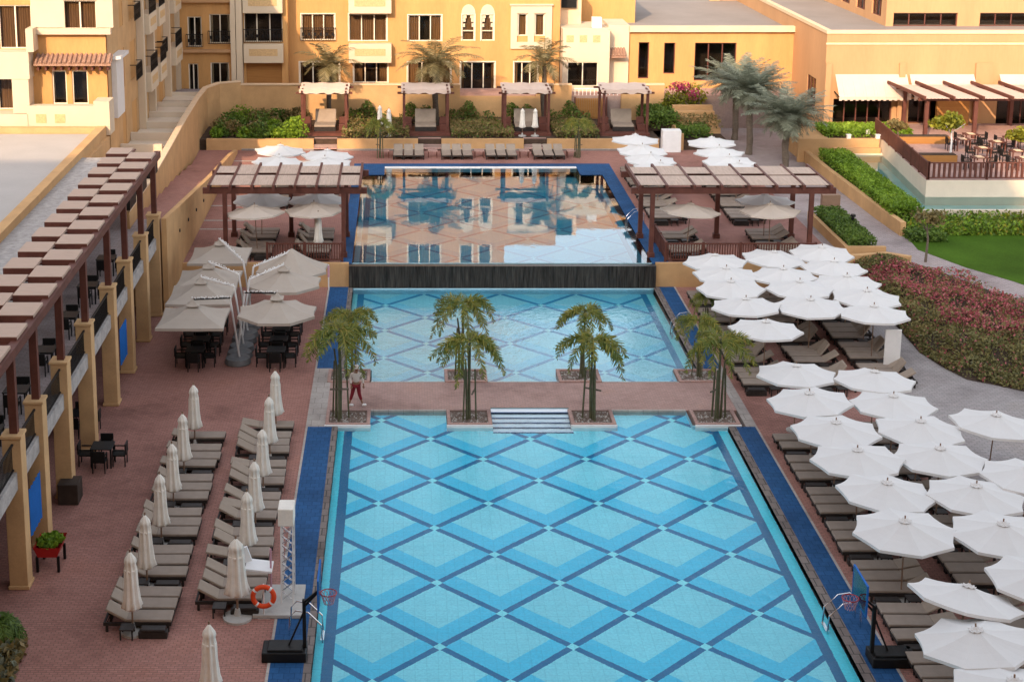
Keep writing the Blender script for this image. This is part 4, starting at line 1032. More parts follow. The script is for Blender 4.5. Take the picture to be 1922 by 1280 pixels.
thingbox('white_pillar', 'white rendered pillar block behind the upper right parasols', 'pillar', mt['white_st'], [(17.5, 18.75, 102.6, 103.39, 1.2, 2.7)], bevel=.02)
b = MB(); b.wallline([(18.95, 103.3), (18.95, 110.9)], .2, 1.2, 2.35); tag(b.build('garden_wall', mt['orange_low']), 'low ochre wall running away beside the white pillar', 'wall')

# ================================================================ BUILDINGS
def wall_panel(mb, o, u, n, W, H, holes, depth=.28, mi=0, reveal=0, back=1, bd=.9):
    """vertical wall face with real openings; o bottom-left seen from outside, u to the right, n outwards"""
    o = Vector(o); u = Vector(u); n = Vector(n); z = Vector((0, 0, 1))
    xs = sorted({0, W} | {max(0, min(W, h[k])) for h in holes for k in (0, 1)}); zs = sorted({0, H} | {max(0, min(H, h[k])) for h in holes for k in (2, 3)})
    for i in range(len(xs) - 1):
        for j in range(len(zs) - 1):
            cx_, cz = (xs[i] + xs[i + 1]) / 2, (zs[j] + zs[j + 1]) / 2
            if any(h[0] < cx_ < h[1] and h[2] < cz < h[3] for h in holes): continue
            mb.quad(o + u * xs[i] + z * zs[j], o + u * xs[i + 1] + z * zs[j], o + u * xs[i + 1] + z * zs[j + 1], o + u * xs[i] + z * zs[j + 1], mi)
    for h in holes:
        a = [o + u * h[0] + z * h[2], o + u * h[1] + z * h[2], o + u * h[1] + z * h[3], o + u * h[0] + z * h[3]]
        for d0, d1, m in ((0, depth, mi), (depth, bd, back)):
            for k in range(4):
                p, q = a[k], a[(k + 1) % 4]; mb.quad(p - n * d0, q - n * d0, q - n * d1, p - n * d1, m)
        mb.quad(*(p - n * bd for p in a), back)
def uframe(mb, o, u, n, a0, a1, d0, d1, z0, z1, mi=0):
    """box in wall coordinates"""
    o = Vector(o); u = Vector(u); n = Vector(n); z = Vector((0, 0, 1)); vs = []
    for zz in (z0, z1):
        for (a, d) in ((a0, d0), (a1, d0), (a1, d1), (a0, d1)): vs.append(o + u * a + n * d + z * zz)
    mb.add(vs, [(0, 3, 2, 1), (4, 5, 6, 7), (0, 1, 5, 4), (1, 2, 6, 5), (2, 3, 7, 6), (3, 0, 4, 7)], mi)
def window(root, o, u, n, h, panes=3, curt=.6, dep=.16, mat='frame_w', cm='curtain', sill=True):
    a0, a1, z0, z1 = h; t = .07; b = MB()
    uframe(b, o, u, n, a0, a0 + t, -dep, -dep + .08, z0, z1); uframe(b, o, u, n, a1 - t, a1, -dep, -dep + .08, z0, z1)
    uframe(b, o, u, n, a0 + t, a1 - t, -dep, -dep + .08, z0, z0 + t); uframe(b, o, u, n, a0 + t, a1 - t, -dep, -dep + .08, z1 - t, z1)
    for k in range(1, panes):
        a = a0 + (a1 - a0) * k / panes; uframe(b, o, u, n, a - .04, a + .04, -dep + .002, -dep + .078, z0 + t, z1 - t)
    w_ = part(b, 'window', mt[mat], root)
    b = MB(); O, U, N, Z = Vector(o), Vector(u), Vector(n), Vector((0, 0, 1))
    b.quad(O + U * (a0 + t) + Z * (z0 + t) - N * (dep - .03), O + U * (a1 - t) + Z * (z0 + t) - N * (dep - .03), O + U * (a1 - t) + Z * (z1 - t) - N * (dep - .03), O + U * (a0 + t) + Z * (z1 - t) - N * (dep - .03))
    rl = root.location; b.v = [(x - rl.x, y - rl.y, z - rl.z) for x, y, z in b.v]; b.build('pane', mt['glass'], w_, fix=False)
    if curt > 0:
        b = MB(); segs = []
        if curt >= .95: segs = [(a0 + .05, a1 - .05)]
        else:
            L = (a1 - a0) * curt / 2; segs = [(a0 + .05, a0 + L), (a1 - L, a1 - .05)]
        for s0, s1 in segs:
            m = max(4, int((s1 - s0) / .07))
            for k in range(m):
                p0 = O + U * (s0 + (s1 - s0) * k / m) - N * (dep + .12 + .05 * (k % 2)); p1 = O + U * (s0 + (s1 - s0) * (k + 1) / m) - N * (dep + .12 + .05 * ((k + 1) % 2))
                b.quad(p0 + Z * z0, p1 + Z * z0, p1 + Z * z1, p0 + Z * z1)
        b.v = [(x - rl.x, y - rl.y, z - rl.z) for x, y, z in b.v]; b.build('curtain', mt[cm], w_, fix=False)
def iron_rail(root, o, u, n, a0, a1, z0, z1, proj=.15, name='balcony_railing'):
    b = MB(); uframe(b, o, u, n, a0, a1, proj - .03, proj, z1 - .05, z1); uframe(b, o, u, n, a0, a1, proj - .03, proj, z0, z0 + .04)
    m = max(3, int((a1 - a0) / .13))
    for k in range(m + 1): a = a0 + (a1 - a0) * k / m; uframe(b, o, u, n, a - .015, a + .015, proj - .028, proj - .002, z0 + .04, z1 - .05)
    for a in (a0, a1 - .03): uframe(b, o, u, n, a, a + .03, 0, proj, z1 - .05, z1)
    m = max(2, int((a1 - a0) / .4))
    for k in range(m):
        a = a0 + (a1 - a0) * (k + .5) / m; uframe(b, o, u, n, a - .09, a + .09, proj - .025, proj - .005, (z0 + z1) / 2 - .12, (z0 + z1) / 2 + .12)
    part(b, name, mt['iron'], root)
def balcony_box(root, o, u, n, a0, a1, z0, z1, proj, panels=1, mat='cream'):
    b = MB(); uframe(b, o, u, n, a0, a1, .004, proj, z0, z1); w_ = part(b, 'balcony', mt[mat], root, bevel=.02)
    L = (a1 - a0)
    for k in range(panels):
        c0 = a0 + L * (k + .5) / panels; hw = L / panels * .36; g_ = MB(); uframe(g_, o, u, n, c0 - hw, c0 + hw, proj + .003, proj + .02, z0 + (z1 - z0) * .38, z0 + (z1 - z0) * .75)
        rl = root.location; g_.v = [(x - rl.x, y - rl.y, z - rl.z) for x, y, z in g_.v]; g_.build('grille_panel', mt['grille'], w_)

# --- main apartment building at the back
FY = 114.5
def H4(x0, y0, x1, y1, Y, ox, oz):
    a = Q(x0, y1, Y); c = Q(x1, y0, Y); return (a.x - ox, c.x - ox, a.z - oz, c.z - oz)
ap = empty('apartment_building', (-8, FY, 3.6), label='sunlit orange apartment building with cream balconies at the back', cat='building')
OX, OZ = -9.0, 3.6
o_ = (OX, FY, OZ); U_, N_ = (1, 0, 0), (0, -1, 0)
FL = 3.66
W_ = 11.62 - OX
wh = []
spec = []      # (hole, panes, curtain, mat, rail)
def add_spec(x0, y0, x1, y1, panes, curt, rail=False, cm='curtain'):
    h = H4(x0, y0, x1, y1, FY, OX, OZ); spec.append((h, panes, curt, rail, cm)); return h
g0 = [(563, 117, 637, 170, 3, .15), (664, 117, 728, 156, 3, .5), (765, 117, 846, 160, 3, .5), (864, 117, 929, 176, 3, .2), (964, 117, 1010, 176, 3, .3)]
for x0, y0, x1, y1, pn, cu in g0: add_spec(x0, y0, x1, min(y1, 172), pn, cu)
r1 = add_spec(566, 27, 628, 76, 3, 1, True); r2 = add_spec(655, 27, 726, 78, 3, 1); r3 = add_spec(766, 29, 829, 78, 3, .65)
ar1 = add_spec(867, 28, 891, 77, 1, 1); ar2 = add_spec(903, 28, 927, 77, 1, 1); b1 = add_spec(972, 27, 989, 68, 1, 1); b2_ = add_spec(1004, 27, 1022, 68, 1, 1)
first = [r1, r2, r3, ar1, ar2, b1, b2_]
for f in range(1, 4):
    for h, pn, rl in ((r1, 3, True), (r2, 3, False), (r3, 3, False), (ar1, 1, False), (ar2, 1, False), (b1, 1, False), (b2_, 1, False)):
        if f >= 2 and h in (ar2, b1, b2_): continue
        spec.append(((h[0], h[1], h[2] + FL * f, h[3] + FL * f), pn, 1 if f % 2 else .6, rl, 'curtain'))
TOPL, TOPR = 19.5 - OZ, 10.9 - OZ
b = MB()
sp = 15.0 - 0.0   # step in the skyline
wl = [s_[0] for s_ in spec]
xs_step = 7.7 - OX
wall_panel(b, o_, U_, N_, xs_step, TOPL, [h for h in wl if h[1] <= xs_step])
wall_panel(b, (OX + xs_step, FY, OZ), U_, N_, W_ - xs_step, TOPR, [(h[0] - xs_step, h[1] - xs_step, h[2], h[3]) for h in wl if h[0] >= xs_step and h[3] < TOPR])
b.box(OX, OX + xs_step, FY + .95, FY + 16, OZ, OZ + TOPL, 0); b.box(OX + xs_step, 11.62, FY + .95, FY + 16, OZ, OZ + TOPR, 0)
b.box(11.60, 11.62, FY + .002, FY + .94, OZ, OZ + TOPR, 0); b.box(OX, OX + .02, FY + .002, FY + .94, OZ, OZ + TOPL, 0)
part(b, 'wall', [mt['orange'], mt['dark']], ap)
for h, pn, cu, rl, cm in spec:
    if h[0] >= xs_step and h[3] >= TOPR: continue
    window(ap, o_, U_, N_, h, pn, cu, cm=cm)
    if rl: iron_rail(ap, o_, U_, N_, h[0] - .08, h[1] + .08, h[2] - .02, h[2] + .95, .18)
    b = MB(); t = .07; uframe(b, o_, U_, N_, h[0] - t, h[0], .004, .05, h[2], h[3] + t); uframe(b, o_, U_, N_, h[1], h[1] + t, .004, .05, h[2], h[3] + t); uframe(b, o_, U_, N_, h[0], h[1], .004, .05, h[3], h[3] + t)
    part(b, 'window_surround', mt['frame_w'], ap)
for f in range(0, 4):   # cream balcony boxes over the second bay
    z0 = Q(0, 116, FY).z - OZ + FL * f; z1 = Q(0, 81, FY).z - OZ + FL * f
    balcony_box(ap, o_, U_, N_, r2[0] - .0, r2[1] + .35, z0, z1, .75)
    if f == 1 or f == 0:
        b = MB(); uframe(b, o_, U_, N_, r2[0], r2[1] + .3, .66, .74, z1 + .0, z1 + .05); 
for h in (ar1, ar2):    # arched heads and lattice
    cxm = (h[0] + h[1]) / 2; b = MB(); pts = []
    for f in range(2 if h is ar1 else 1):
        zt = h[3] + FL * f
        for k in range(10):
            a0, a1 = math.pi * k / 10, math.pi * (k + 1) / 10; r = .52
            b.add([Vector(o_) + Vector((cxm + r * math.cos(a), -.06, zt + .08 + 1.3 * r * math.sin(a))) for a in (a0, a1)] + [Vector(o_) + Vector((cxm, -.06, zt + .08))]
                  + [Vector(o_) + Vector((cxm + r * math.cos(a), -.003, zt + .08 + 1.3 * r * math.sin(a))) for a in (a0, a1)], [(0, 1, 2), (0, 3, 4, 1)])
    part(b, 'arched_head', mt['cream'], ap)
    b = MB(); zm = (h[2] + h[3]) / 2 - .25
    uframe(b, o_, U_, N_, h[0] + .07, h[1] - .07, -.12, -.04, zm - .03, zm + .05)
    for sgn in (-1, 1):
        for zz, rr_ in ((zm + .45, .15), (zm + .85, .19), (zm + 1.15, .26)):
            e = h[0] + .07 if sgn < 0 else h[1] - .07; uframe(b, o_, U_, N_, min(e, e - sgn * rr_), max(e, e - sgn * rr_), -.12, -.05, zz - .1 - rr_ * .4, zz + .1 + .02 * sgn)
    part(b, 'window_lattice', mt['cream'], ap)
# cream framed twin window bay
b = MB(); x0 = b1[0] - .55; x1 = b2_[1] + .55; z0 = b1[2] - .95; z1 = b1[3] + .65
uframe(b, o_, U_, N_, x0, b1[0] - .08, .004, .16, z0, z1); uframe(b, o_, U_, N_, b1[1] + .08, b2_[0] - .08, .004, .16, z0, z1); uframe(b, o_, U_, N_, b2_[1] + .08, x1, .004, .16, z0, z1)
for hh in (b1, b2_):
    uframe(b, o_, U_, N_, hh[0] - .08, hh[1] + .08, .004, .158, hh[3] + .08, z1); uframe(b, o_, U_, N_, hh[0] - .08, hh[1] + .08, .004, .158, z0, hh[2] - .45)
uframe(b, o_, U_, N_, x0 - .08, x1 + .08, .004, .26, z1, z1 + .1); part(b, 'bay_surround', mt['cream'], ap)
# --- bay on the left of the main building (in shade)
bx = empty('apartment_building', (-11.5, 113, 3.6), label='shaded orange bay with stacked cream balconies left of the sunlit facade', cat='building')
o2 = (-11.75, 113.2, 3.6); Wb = 2.75 + .0
hb1 = H4(458, 25, 530, 80, 113.2, -11.75, 3.6); hg = H4(463, 117, 529, 165, 113.2, -11.75, 3.6)
hl = [hg] + [(hb1[0], hb1[1], hb1[2] + FL * f, hb1[3] + FL * f) for f in range(4)]
b = MB(); wall_panel(b, o2, U_, N_, 3.3, 16, hl); b.box(-11.75, -8.45, 114.15, 130, 3.6, 19.6, 0); b.box(-8.47, -8.45, 113.2, 114.15, 3.6, 19.6, 0)
part(b, 'wall', [mt['orange'], mt['dark']], bx)
b = MB(); uframe(b, o2, U_, N_, hg[0], hg[1], -.25, -.2, hg[2], hg[3]); part(b, 'timber_infill', mt['garage'], bx)
for f in range(4):
    h = (hb1[0], hb1[1], hb1[2] + FL * f, hb1[3] + FL * f); window(bx, o2, U_, N_, h, 3, .1, .3); iron_rail(bx, o2, U_, N_, h[0], h[1], h[2] + .02, h[2] + 1.0, .35)
    z0 = Q(0, 117, 113.2).z - 3.6 + FL * f; z1 = Q(0, 82, 113.2).z - 3.6 + FL * f; balcony_box(bx, o2, U_, N_, .05, 2.95, z0, z1, .55)
b = MB(); b.box(-12.2, -11.77, 112.5, 114, 3.6, 19.6); part(b, 'pilaster', mt['cream'], bx)
# --- connecting block between the side wing and the bay
cn = empty('apartment_building', (-13.5, 107, 3.8), label='shaded recessed block with black balconies in the corner behind the curved wall', cat='building')
o3 = (-16.7, 113.0, 3.8)
q0 = H4(355, 120, 372, 175, 113, -16.7, 3.8); q1 = H4(396, 118, 430, 165, 113, -16.7, 3.8); q2 = H4(353, 32, 378, 88, 113, -16.7, 3.8); q3 = H4(394, 27, 432, 82, 113, -16.7, 3.8)
hl = [q0, q1] + [(q[0], q[1], q[2] + FL * f, q[3] + FL * f) for f in range(3) for q in (q2, q3)]
b = MB(); wall_panel(b, o3, U_, N_, 4.9, 15.8, hl); b.box(-16.7, -11.8, 113.95, 120, 3.8, 19.6, 0); part(b, 'wall', [mt['orange'], mt['dark']], cn)
for h in hl:
    window(cn, o3, U_, N_, h, 2, .3, cm='curtain2')
    if h[2] > 3: iron_rail(cn, o3, U_, N_, h[0] - .1, h[1] + .1, h[2], h[2] + .95, .3)
for f in range(3):
    zz = Q(0, 93, 113).z - 3.8 + FL * f; b = MB(); uframe(b, o3, U_, N_, .4, 4.5, .004, .35, zz - .2, zz); part(b, 'balcony_slab', mt['salmon'], cn)
b = MB(); uframe(b, o3, U_, N_, 4.1, 4.45, .004, .5, 0, 15.8); part(b, 'pilaster', mt['cream'], cn)
b = MB(); uframe(b, o3, U_, N_, .0, .35, .004, .5, 0, 15.8); part(b, 'pilaster', mt['cream'], cn)

# --- left side wing: sunlit front block and the long shaded side
wg = empty('apartment_building', (-15, 78, 7.6), label='cream and yellow corner block of the left wing above the white roof', cat='building')
SX = -16.7
WY = 86.6
o4 = (-34, WY, 3.8)
def HH(x0, y0, x1, y1, Y=WY): return H4(x0, y0, x1, y1, Y, -34, 3.8)
fw = [HH(0, 10, 58, 92), HH(120, 2, 180, 56), HH(-40, 145, 34, 206), HH(100, 133, 124, 196), HH(137, 133, 164, 196)]
fw2 = [HH(-140, 10, -60, 92), HH(-140, 145, -70, 206)]
b = MB(); wall_panel(b, o4, U_, N_, 34 + SX, 16, fw + fw2); b.box(-34, SX, WY + .95, 113, 3.8, 19.8, 0)
b.box(SX - .02, SX, WY, WY + .95, 3.8, 19.8)
part(b, 'wall', [mt['orange'], mt['dark']], wg)
window(wg, o4, U_, N_, fw[0], 2, 1); window(wg, o4, U_, N_, fw[1], 2, 1); window(wg, o4, U_, N_, fw[2], 2, .9); window(wg, o4, U_, N_, fw[3], 1, .3, cm='curtain2'); window(wg, o4, U_, N_, fw[4], 1, 0)
for h in fw2: window(wg, o4, U_, N_, h, 3, .8)
# cream skins standing proud of the wall
def skin(x0, y0, x1, y1, d0, d1, name='cream_wall', mat='cream'):
    h = HH(x0, y0, x1, y1); b = MB(); uframe(b, o4, U_, N_, h[0], h[1], d0, d1, h[2], h[3]); return part(b, name, mt[mat], wg)
skin(60, 0 - 60, 118, 52, .004, .12); skin(182, -60, 209, 52, .004, .12); skin(60, 53, 209, 64, .004, .35, 'ledge'); skin(118, -60, 182, 1, .004, .12); skin(118, 56, 182, 52.5, .004, .12)
skin(-60, 93, 62, 143, .004, 1.15); skin(34.5, 143.5, 62, 206, .004, 1.15); skin(58.5, 50, 70, 92.8, .004, 1.15)
skin(-60, 207, 62, 245, .004, 1.35)
skin(62.5, 192, 186, 245, .62, 1.3, 'balcony'); 
h = HH(186.5, 183, 200, 245); b = MB(); uframe(b, o4, U_, N_, h[0], h[1] + .4, .004, 1.4, h[2], h[3]); part(b, 'gate_pier', mt['cream'], wg)
for (x0, x1) in ((78, 96), (113, 131)): skin(x0, 207, x1, 223, 1.301, 1.33, 'grille_panel', 'grille')
# tiled eyebrow roof with brackets
h = HH(68, 107, 212, 116)
b = MB(); A_ = Vector(o4) + Vector((h[0], 0, h[3] + .12)); L = h[1] - h[0]
b.add([A_, A_ + Vector((L, 0, 0)), A_ + Vector((L, -.75, -.42)), A_ + Vector((0, -.75, -.42)), A_ + Vector((0, 0, -.12)), A_ + Vector((L, 0, -.12)), A_ + Vector((L, -.75, -.54)), A_ + Vector((0, -.75, -.54))],
      [(0, 1, 2, 3), (7, 6, 5, 4), (3, 2, 6, 7), (0, 3, 7, 4), (1, 5, 6, 2)])
m = 16
for k in range(m): b.tube([A_ + Vector((L * (k + .5) / m, -.01, .03)), A_ + Vector((L * (k + .5) / m, -.77, -.39))], .09, 6)
ev = part(b, 'tiled_eave', mt['tile'], wg)
b = MB()
for k in range(10): a = h[0] + L * (k + .5) / 10; uframe(b, o4, U_, N_, a - .06, a + .06, .004, .6, h[2] - .42, h[2] - .25)
part(b, 'eave_brackets', mt['wood'], wg)
# side face towards the pool (x = SX), seen very obliquely
o5 = (SX, WY, 3.8); U5, N5 = (0, 1, 0), (1, 0, 0)
hs_ = []
for f in range(4):
    for (a0, a1) in ((4.0, 5.2), (7.2, 9.0), (10.6, 12.9), (14.5, 16.7), (17.7, 19.6), (21.6, 24.0)):
        z0 = .05 if f == 0 else FL * f + .1; hs_.append((a0, a1, z0, z0 + 2.35))
b = MB(); wall_panel(b, (SX + .03, WY + .02, 3.8), U5, N5, 26.3, 16, hs_, .2, bd=.6); wgs = empty('apartment_building', (SX, WY, 3.8), label='long shaded side of the left wing with cream balconies, seen edge on', cat='building')
part(b, 'wall', [mt['orange_low'], mt['dark']], wgs)
for i, h in enumerate(hs_):
    window(wgs, (SX + .03, WY + .02, 3.8), U5, N5, h, 2, .3, .12)
for f in range(1, 4):
    for (a0, a1) in ((7.0, 9.2), (17.5, 19.8)): iron_rail(wgs, (SX + .035, WY + .02, 3.8), U5, N5, a0, a1, FL * f + .12, FL * f + 1.1, .4)
    for (a0, a1) in ((10.3, 13.2), (14.3, 16.9), (21.2, 24.4)):
        z0 = FL * f - .55; balcony_box(wgs, (SX + .035, WY + .02, 3.8), U5, N5, a0, a1, z0 - .6, z0 + .65, .75); iron_rail(wgs, (SX + .035, WY + .02, 3.8), U5, N5, a0 + .1, a1 - .1, z0 + .66, z0 + 1.7, .74)
for a in (9.6, 13.5, 20.4):
    b = MB(); uframe(b, (SX + .035, WY + .02, 3.8), U5, N5, a, a + .5, .004, .45, 0, 16); part(b, 'pilaster', mt['cream'], wgs)
b = MB(); uframe(b, (SX + .035, WY + .02, 3.8), U5, N5, 1.0, 3.2, .004, .3, 2.6, 6.0); part(b, 'window_screen', mt['white_m'], wgs)
b = MB(); uframe(b, (SX + .035, WY + .02, 3.8), U5, N5, .8, 3.4, .005, .6, 6.01, 6.2); part(b, 'screen_hood', mt['white_m'], wgs)

# --- white block and low orange building right of the main facade
wb = empty('white_house', (13.5, 113, 3.6), label='cream two-storey block with glass doors right of the orange facade', cat='building')
o6 = (11.7, 113.0, 3.6); hh = H4(1064, 117, 1123, 163, 113, 11.7, 3.6); Ww = Q(1146, 60, 113).x - 11.7; Hw = Q(0, 57, 113).z - 3.6
b = MB(); wall_panel(b, o6, U_, N_, Ww, Hw, [hh]); b.box(11.7, 11.7 + Ww, 113.95, 118, 3.6, 3.6 + Hw, 0); b.box(11.7 + Ww - .02, 11.7 + Ww, 113.0, 113.95, 3.6, 3.6 + Hw); b.box(11.7 - .02 + .02, 11.72, 113.002, 113.95, 3.6, 3.6 + Hw)
part(b, 'wall', [mt['cream'], mt['dark']], wb)
window(wb, o6, U_, N_, hh, 2, 0)
for k in range(3):
    c = H4(1063 + 25 * k, 67, 1077 + 25 * k, 80, 113, 11.7, 3.6); b = MB(); uframe(b, o6, U_, N_, c[0], c[1], .004, .03, c[2], c[3]); part(b, 'grille_panel', mt['grille'], wb)
q = Q(1146, 45, 114.5); b = MB(); b.box(11.7 + Ww + .01, Q(1182, 0, 114.5).x, 114.2, 118, 3.6, Q(0, 47, 114.5).z); part(b, 'side_wall', mt['cream'], wb)
b = MB(); xx = 11.7 + Ww; A_ = Vector((xx + .02, 114.18, Q(0, 92, 114).z)); b.add([A_, A_ + Vector((1.25, 0, 0)), A_ + Vector((1.25, -.7, -.5)), A_ + Vector((0, -.7, -.5)), A_ + Vector((0, 0, -.12)), A_ + Vector((1.25, 0, -.12)), A_ + Vector((1.25, -.7, -.62)), A_ + Vector((0, -.7, -.62))], [(0, 1, 2, 3), (7, 6, 5, 4), (3, 2, 6, 7), (0, 3, 7, 4), (1, 5, 6, 2)])
for k in range(6): b.tube([A_ + Vector((.1 + .21 * k, 0, .03)), A_ + Vector((.1 + .21 * k, -.72, -.47))], .08, 6)
part(b, 'tiled_eave', mt['tile'], wb)
b = MB(); q = Q(1120, 48, 114.4); b.box(q.x - .35, q.x + .35, 114.2, 114.9, 3.6 + Hw + .001, 3.6 + Hw + .75); part(b, 'air_conditioner', mt['white_m'], wb)
ub = empty('apartment_building', (14, 120, 6), label='orange block rising behind the cream two-storey block', cat='building')
b = MB(); b.box(11.8, 13.4, 116.5, 130, 3.6, 10.7); part(b, 'shaded_return', mt['cap'], ub); b = MB(); b.box(13.4, 17.9, 119.5, 130, 3.6, 10.9); part(b, 'wall', mt['orange'], ub)
b = MB(); b.box(11.9, 13.0, 116.2, 116.48, 9.4, 10.6); part(b, 'balcony_railing', mt['iron'], ub)
lo = empty('low_building', (22, 114.5, 3.6), label='low orange building with pale cornice and dark openings', cat='building')
x0 = Q(1182, 0, FY).x + .02; x1 = 29.7; zt = Q(0, 60, FY).z; o7 = (x0, FY, 3.0); hw = [H4(a, b_, c, d, FY, x0, 3.0) for a, b_, c, d in ((1197, 80, 1219, 148), (1245, 81, 1268, 139), (1302, 81, 1383, 152))]
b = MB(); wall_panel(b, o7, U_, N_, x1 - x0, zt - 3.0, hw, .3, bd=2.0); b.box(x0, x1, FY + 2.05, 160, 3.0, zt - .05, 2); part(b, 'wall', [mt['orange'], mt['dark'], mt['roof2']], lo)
b = MB(); uframe(b, o7, U_, N_, -.05, x1 - x0, -.3, .3, zt - 3.0, zt - 3.0 + .42); part(b, 'cornice', mt['cap'], lo)
for i, h in enumerate(hw): window(lo, o7, U_, N_, h, (1, 1, 3)[i], 0, .2, 'wood')
b = MB(); b.prism([(x0, FY + .35), (x1, FY + .35), (x1 + 12, 230), (x0 - 8, 230)], zt - .04, zt + .02); part(b, 'flat_roof', mt['roof2'], lo)
bb = empty('rear_building', (25, 140, 3), label='tall orange wall strip rising behind the low building', cat='building')
b = MB(); b.box(27.5, 31.5, 135, 137, 3, 13); b.box(26.6, 27.5, 134.6, 135, 3, 13); part(b, 'wall', mt['salmon'], bb)

# --- right restaurant building
RX, RY = 29.0, 105.5
rb = empty('restaurant_building', (RX, RY, 1.2), label='sand coloured restaurant building with grey roof and pinkish awnings', cat='building')
zr = Q(1548, 64, RY).z; Rb = 2.6
wo_ = [H4(a, b_, c, d, RY, RX, 1.2) for a, b_, c, d in ((1562, 186, 1675, 232), (1703, 186, 1812, 232), (1868, 186, 1990, 236))]
b = MB(); wall_panel(b, (RX, RY, 1.2), U_, N_, 34, zr - 1.2, wo_, .3, bd=2.2)
wall_panel(b, (RX, RY + 60, 1.2), (0, -1, 0), (-1, 0, 0), 60, zr - 1.2, [(60 - 4.6, 60 - 2.2, 1.6, 4.2)], .3)
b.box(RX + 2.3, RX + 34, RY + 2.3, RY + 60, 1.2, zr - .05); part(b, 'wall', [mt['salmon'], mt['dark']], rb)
b = MB(); b.box(RX + .3, RX + 34, RY + .3, RY + 60, zr - .04, zr + .0); part(b, 'roof', mt['roof2'], rb)
b = MB(); b.box(RX - .06, RX + 34, RY - .06, RY + .35, zr + .001, zr + .22); b.box(RX - .06, RX + .35, RY + .35, RY + 60, zr + .001, zr + .22); part(b, 'parapet', mt['cap'], rb)
b = MB(); b.box(RX - .05, RX + 34, RY - .05, RY - .002, zr - .75, zr - .62); part(b, 'string_course', mt['cap'], rb)
for h in wo_: window(rb, (RX, RY, 1.2), U_, N_, h, 5, 0, .25, 'wood')
window(rb, (RX, RY + 60, 1.2), (0, -1, 0), (-1, 0, 0), (60 - 4.6, 60 - 2.2, 1.6, 4.2), 3, 0, .15, 'wood')
for i, (a, c) in enumerate(((1565, 1702), (1704, 1828), (1872, 1995))):
    h = H4(a, 140, c, 188, RY, RX, 1.2); b = MB(); m = 26; L = h[1] - h[0]; A_ = Vector((RX + h[0], RY - .02, 1.2 + h[3]))
    for k in range(m):
        xa, xb = L * k / m, L * (k + 1) / m; wv = .02 * math.sin(k * 1.7)
        b.quad(A_ + Vector((xa, 0, 0)), A_ + Vector((xb, 0, 0)), A_ + Vector((xb, -1.25 + wv, -1.35)), A_ + Vector((xa, -1.25 + wv, -1.35)))
        b.quad(A_ + Vector((xa, -1.25 + wv, -1.35)), A_ + Vector((xb, -1.25 + wv, -1.35)), A_ + Vector((xb, -1.27, -1.62 + .06 * (k % 2))), A_ + Vector((xa, -1.27, -1.62 + .06 * (k % 2))))
    aw = part(b, 'awning', mt['awn'], rb, fix=False)
    q = MB()
    for xa in (0, L): q.beam(A_ + Vector((xa, 0, -1.2)), A_ + Vector((xa, -1.25, -1.36)), .06, .06)
    rl = rb.location; q.v = [(x - rl.x, y - rl.y, z - rl.z) for x, y, z in q.v]; q.build('awning_arm', mt['iron'], aw)
for (a, c) in ((1543, 1560), (1680, 1698), (1822, 1862)):
    h = H4(a, 140, c, 240, RY, RX, 1.2); b = MB(); uframe(b, (RX, RY, 1.2), U_, N_, max(-.05, h[0]), h[1], .003, .2, .2, zr - 3.2); part(b, 'pier', mt['salmon'], rb)
ur = empty('restaurant_upper_storey', (35, 110, zr), label='upper storey with dark strip windows on the restaurant roof', cat='building')
UY = 109.5; UX = Q(1662, 48, UY).x
hu = [H4(a, 25, c, 50, UY, UX, zr) for a, c in ((1676, 1798), (1838, 1960))]
b = MB(); wall_panel(b, (UX, UY, zr), U_, N_, 26, 5.5, hu, .3, bd=1.2); wall_panel(b, (UX, UY + 30, zr), (0, -1, 0), (-1, 0, 0), 30, 5.5, [(26.5, 28.8, .5, 1.75), (22.5, 24.8, .5, 1.75), (18.5, 20.8, .5, 1.75)], .3, bd=1.2)
b.box(UX + 1.3, UX + 26, UY + 1.3, UY + 30, zr, zr + 5.4); part(b, 'wall', [mt['salmon'], mt['dark']], ur)
for h in hu: window(ur, (UX, UY, zr), U_, N_, h, 4, 0, .2, 'wood')
for h in ((26.5, 28.8, .5, 1.75), (22.5, 24.8, .5, 1.75), (18.5, 20.8, .5, 1.75)): window(ur, (UX, UY + 30, zr), (0, -1, 0), (-1, 0, 0), h, 3, 0, .2, 'wood')
# --- restaurant terrace: pergola, wood cladding, trees, tables
wp = empty('terrace_pergola', (34, 100, 2.75), label='brown timber pergola with pale slats on the restaurant terrace', cat='pergola')
for x in (34.2, 37.4, 41.5):
    for y in (99.8, 104.3): b = MB(); b.box(x - .12, x + .12, y - .12, y + .12, 2.75, 5.25); part(b, 'post', mt['wood'], wp)
b = MB(); b.box(33.6, 46, 99.7, 99.9, 5.25, 5.45); b.box(33.6, 46, 104.2, 104.4, 5.25, 5.45); part(b, 'beam', mt['wood'], wp)
for k in range(7):
    x = 33.8 + 1.9 * k; b = MB(); b.beam((x, 99.0, 5.56), (x - .6, 105.0, 5.62), .12, .2); part(b, 'rafter', mt['wood'], wp)
    b = MB()
    for t in range(7): xa = x + .1 + .24 * t; b.beam((xa, 99.2, 5.5), (xa - .55, 104.6, 5.5), .2, .03)
    part(b, 'slat_panel', mt['awn'], wp)
b = MB(); b.box(0, 2.2, -.15, .15, 0, 2.4); b.box(-.1, 2.3, -.2, .2, 2.4, 2.5); tag(b.build('timber_screen', mt['garage'], loc=(36.4, 104.3, 2.76)), 'brown timber clad pier under the restaurant pergola', 'screen')
random.seed(71)
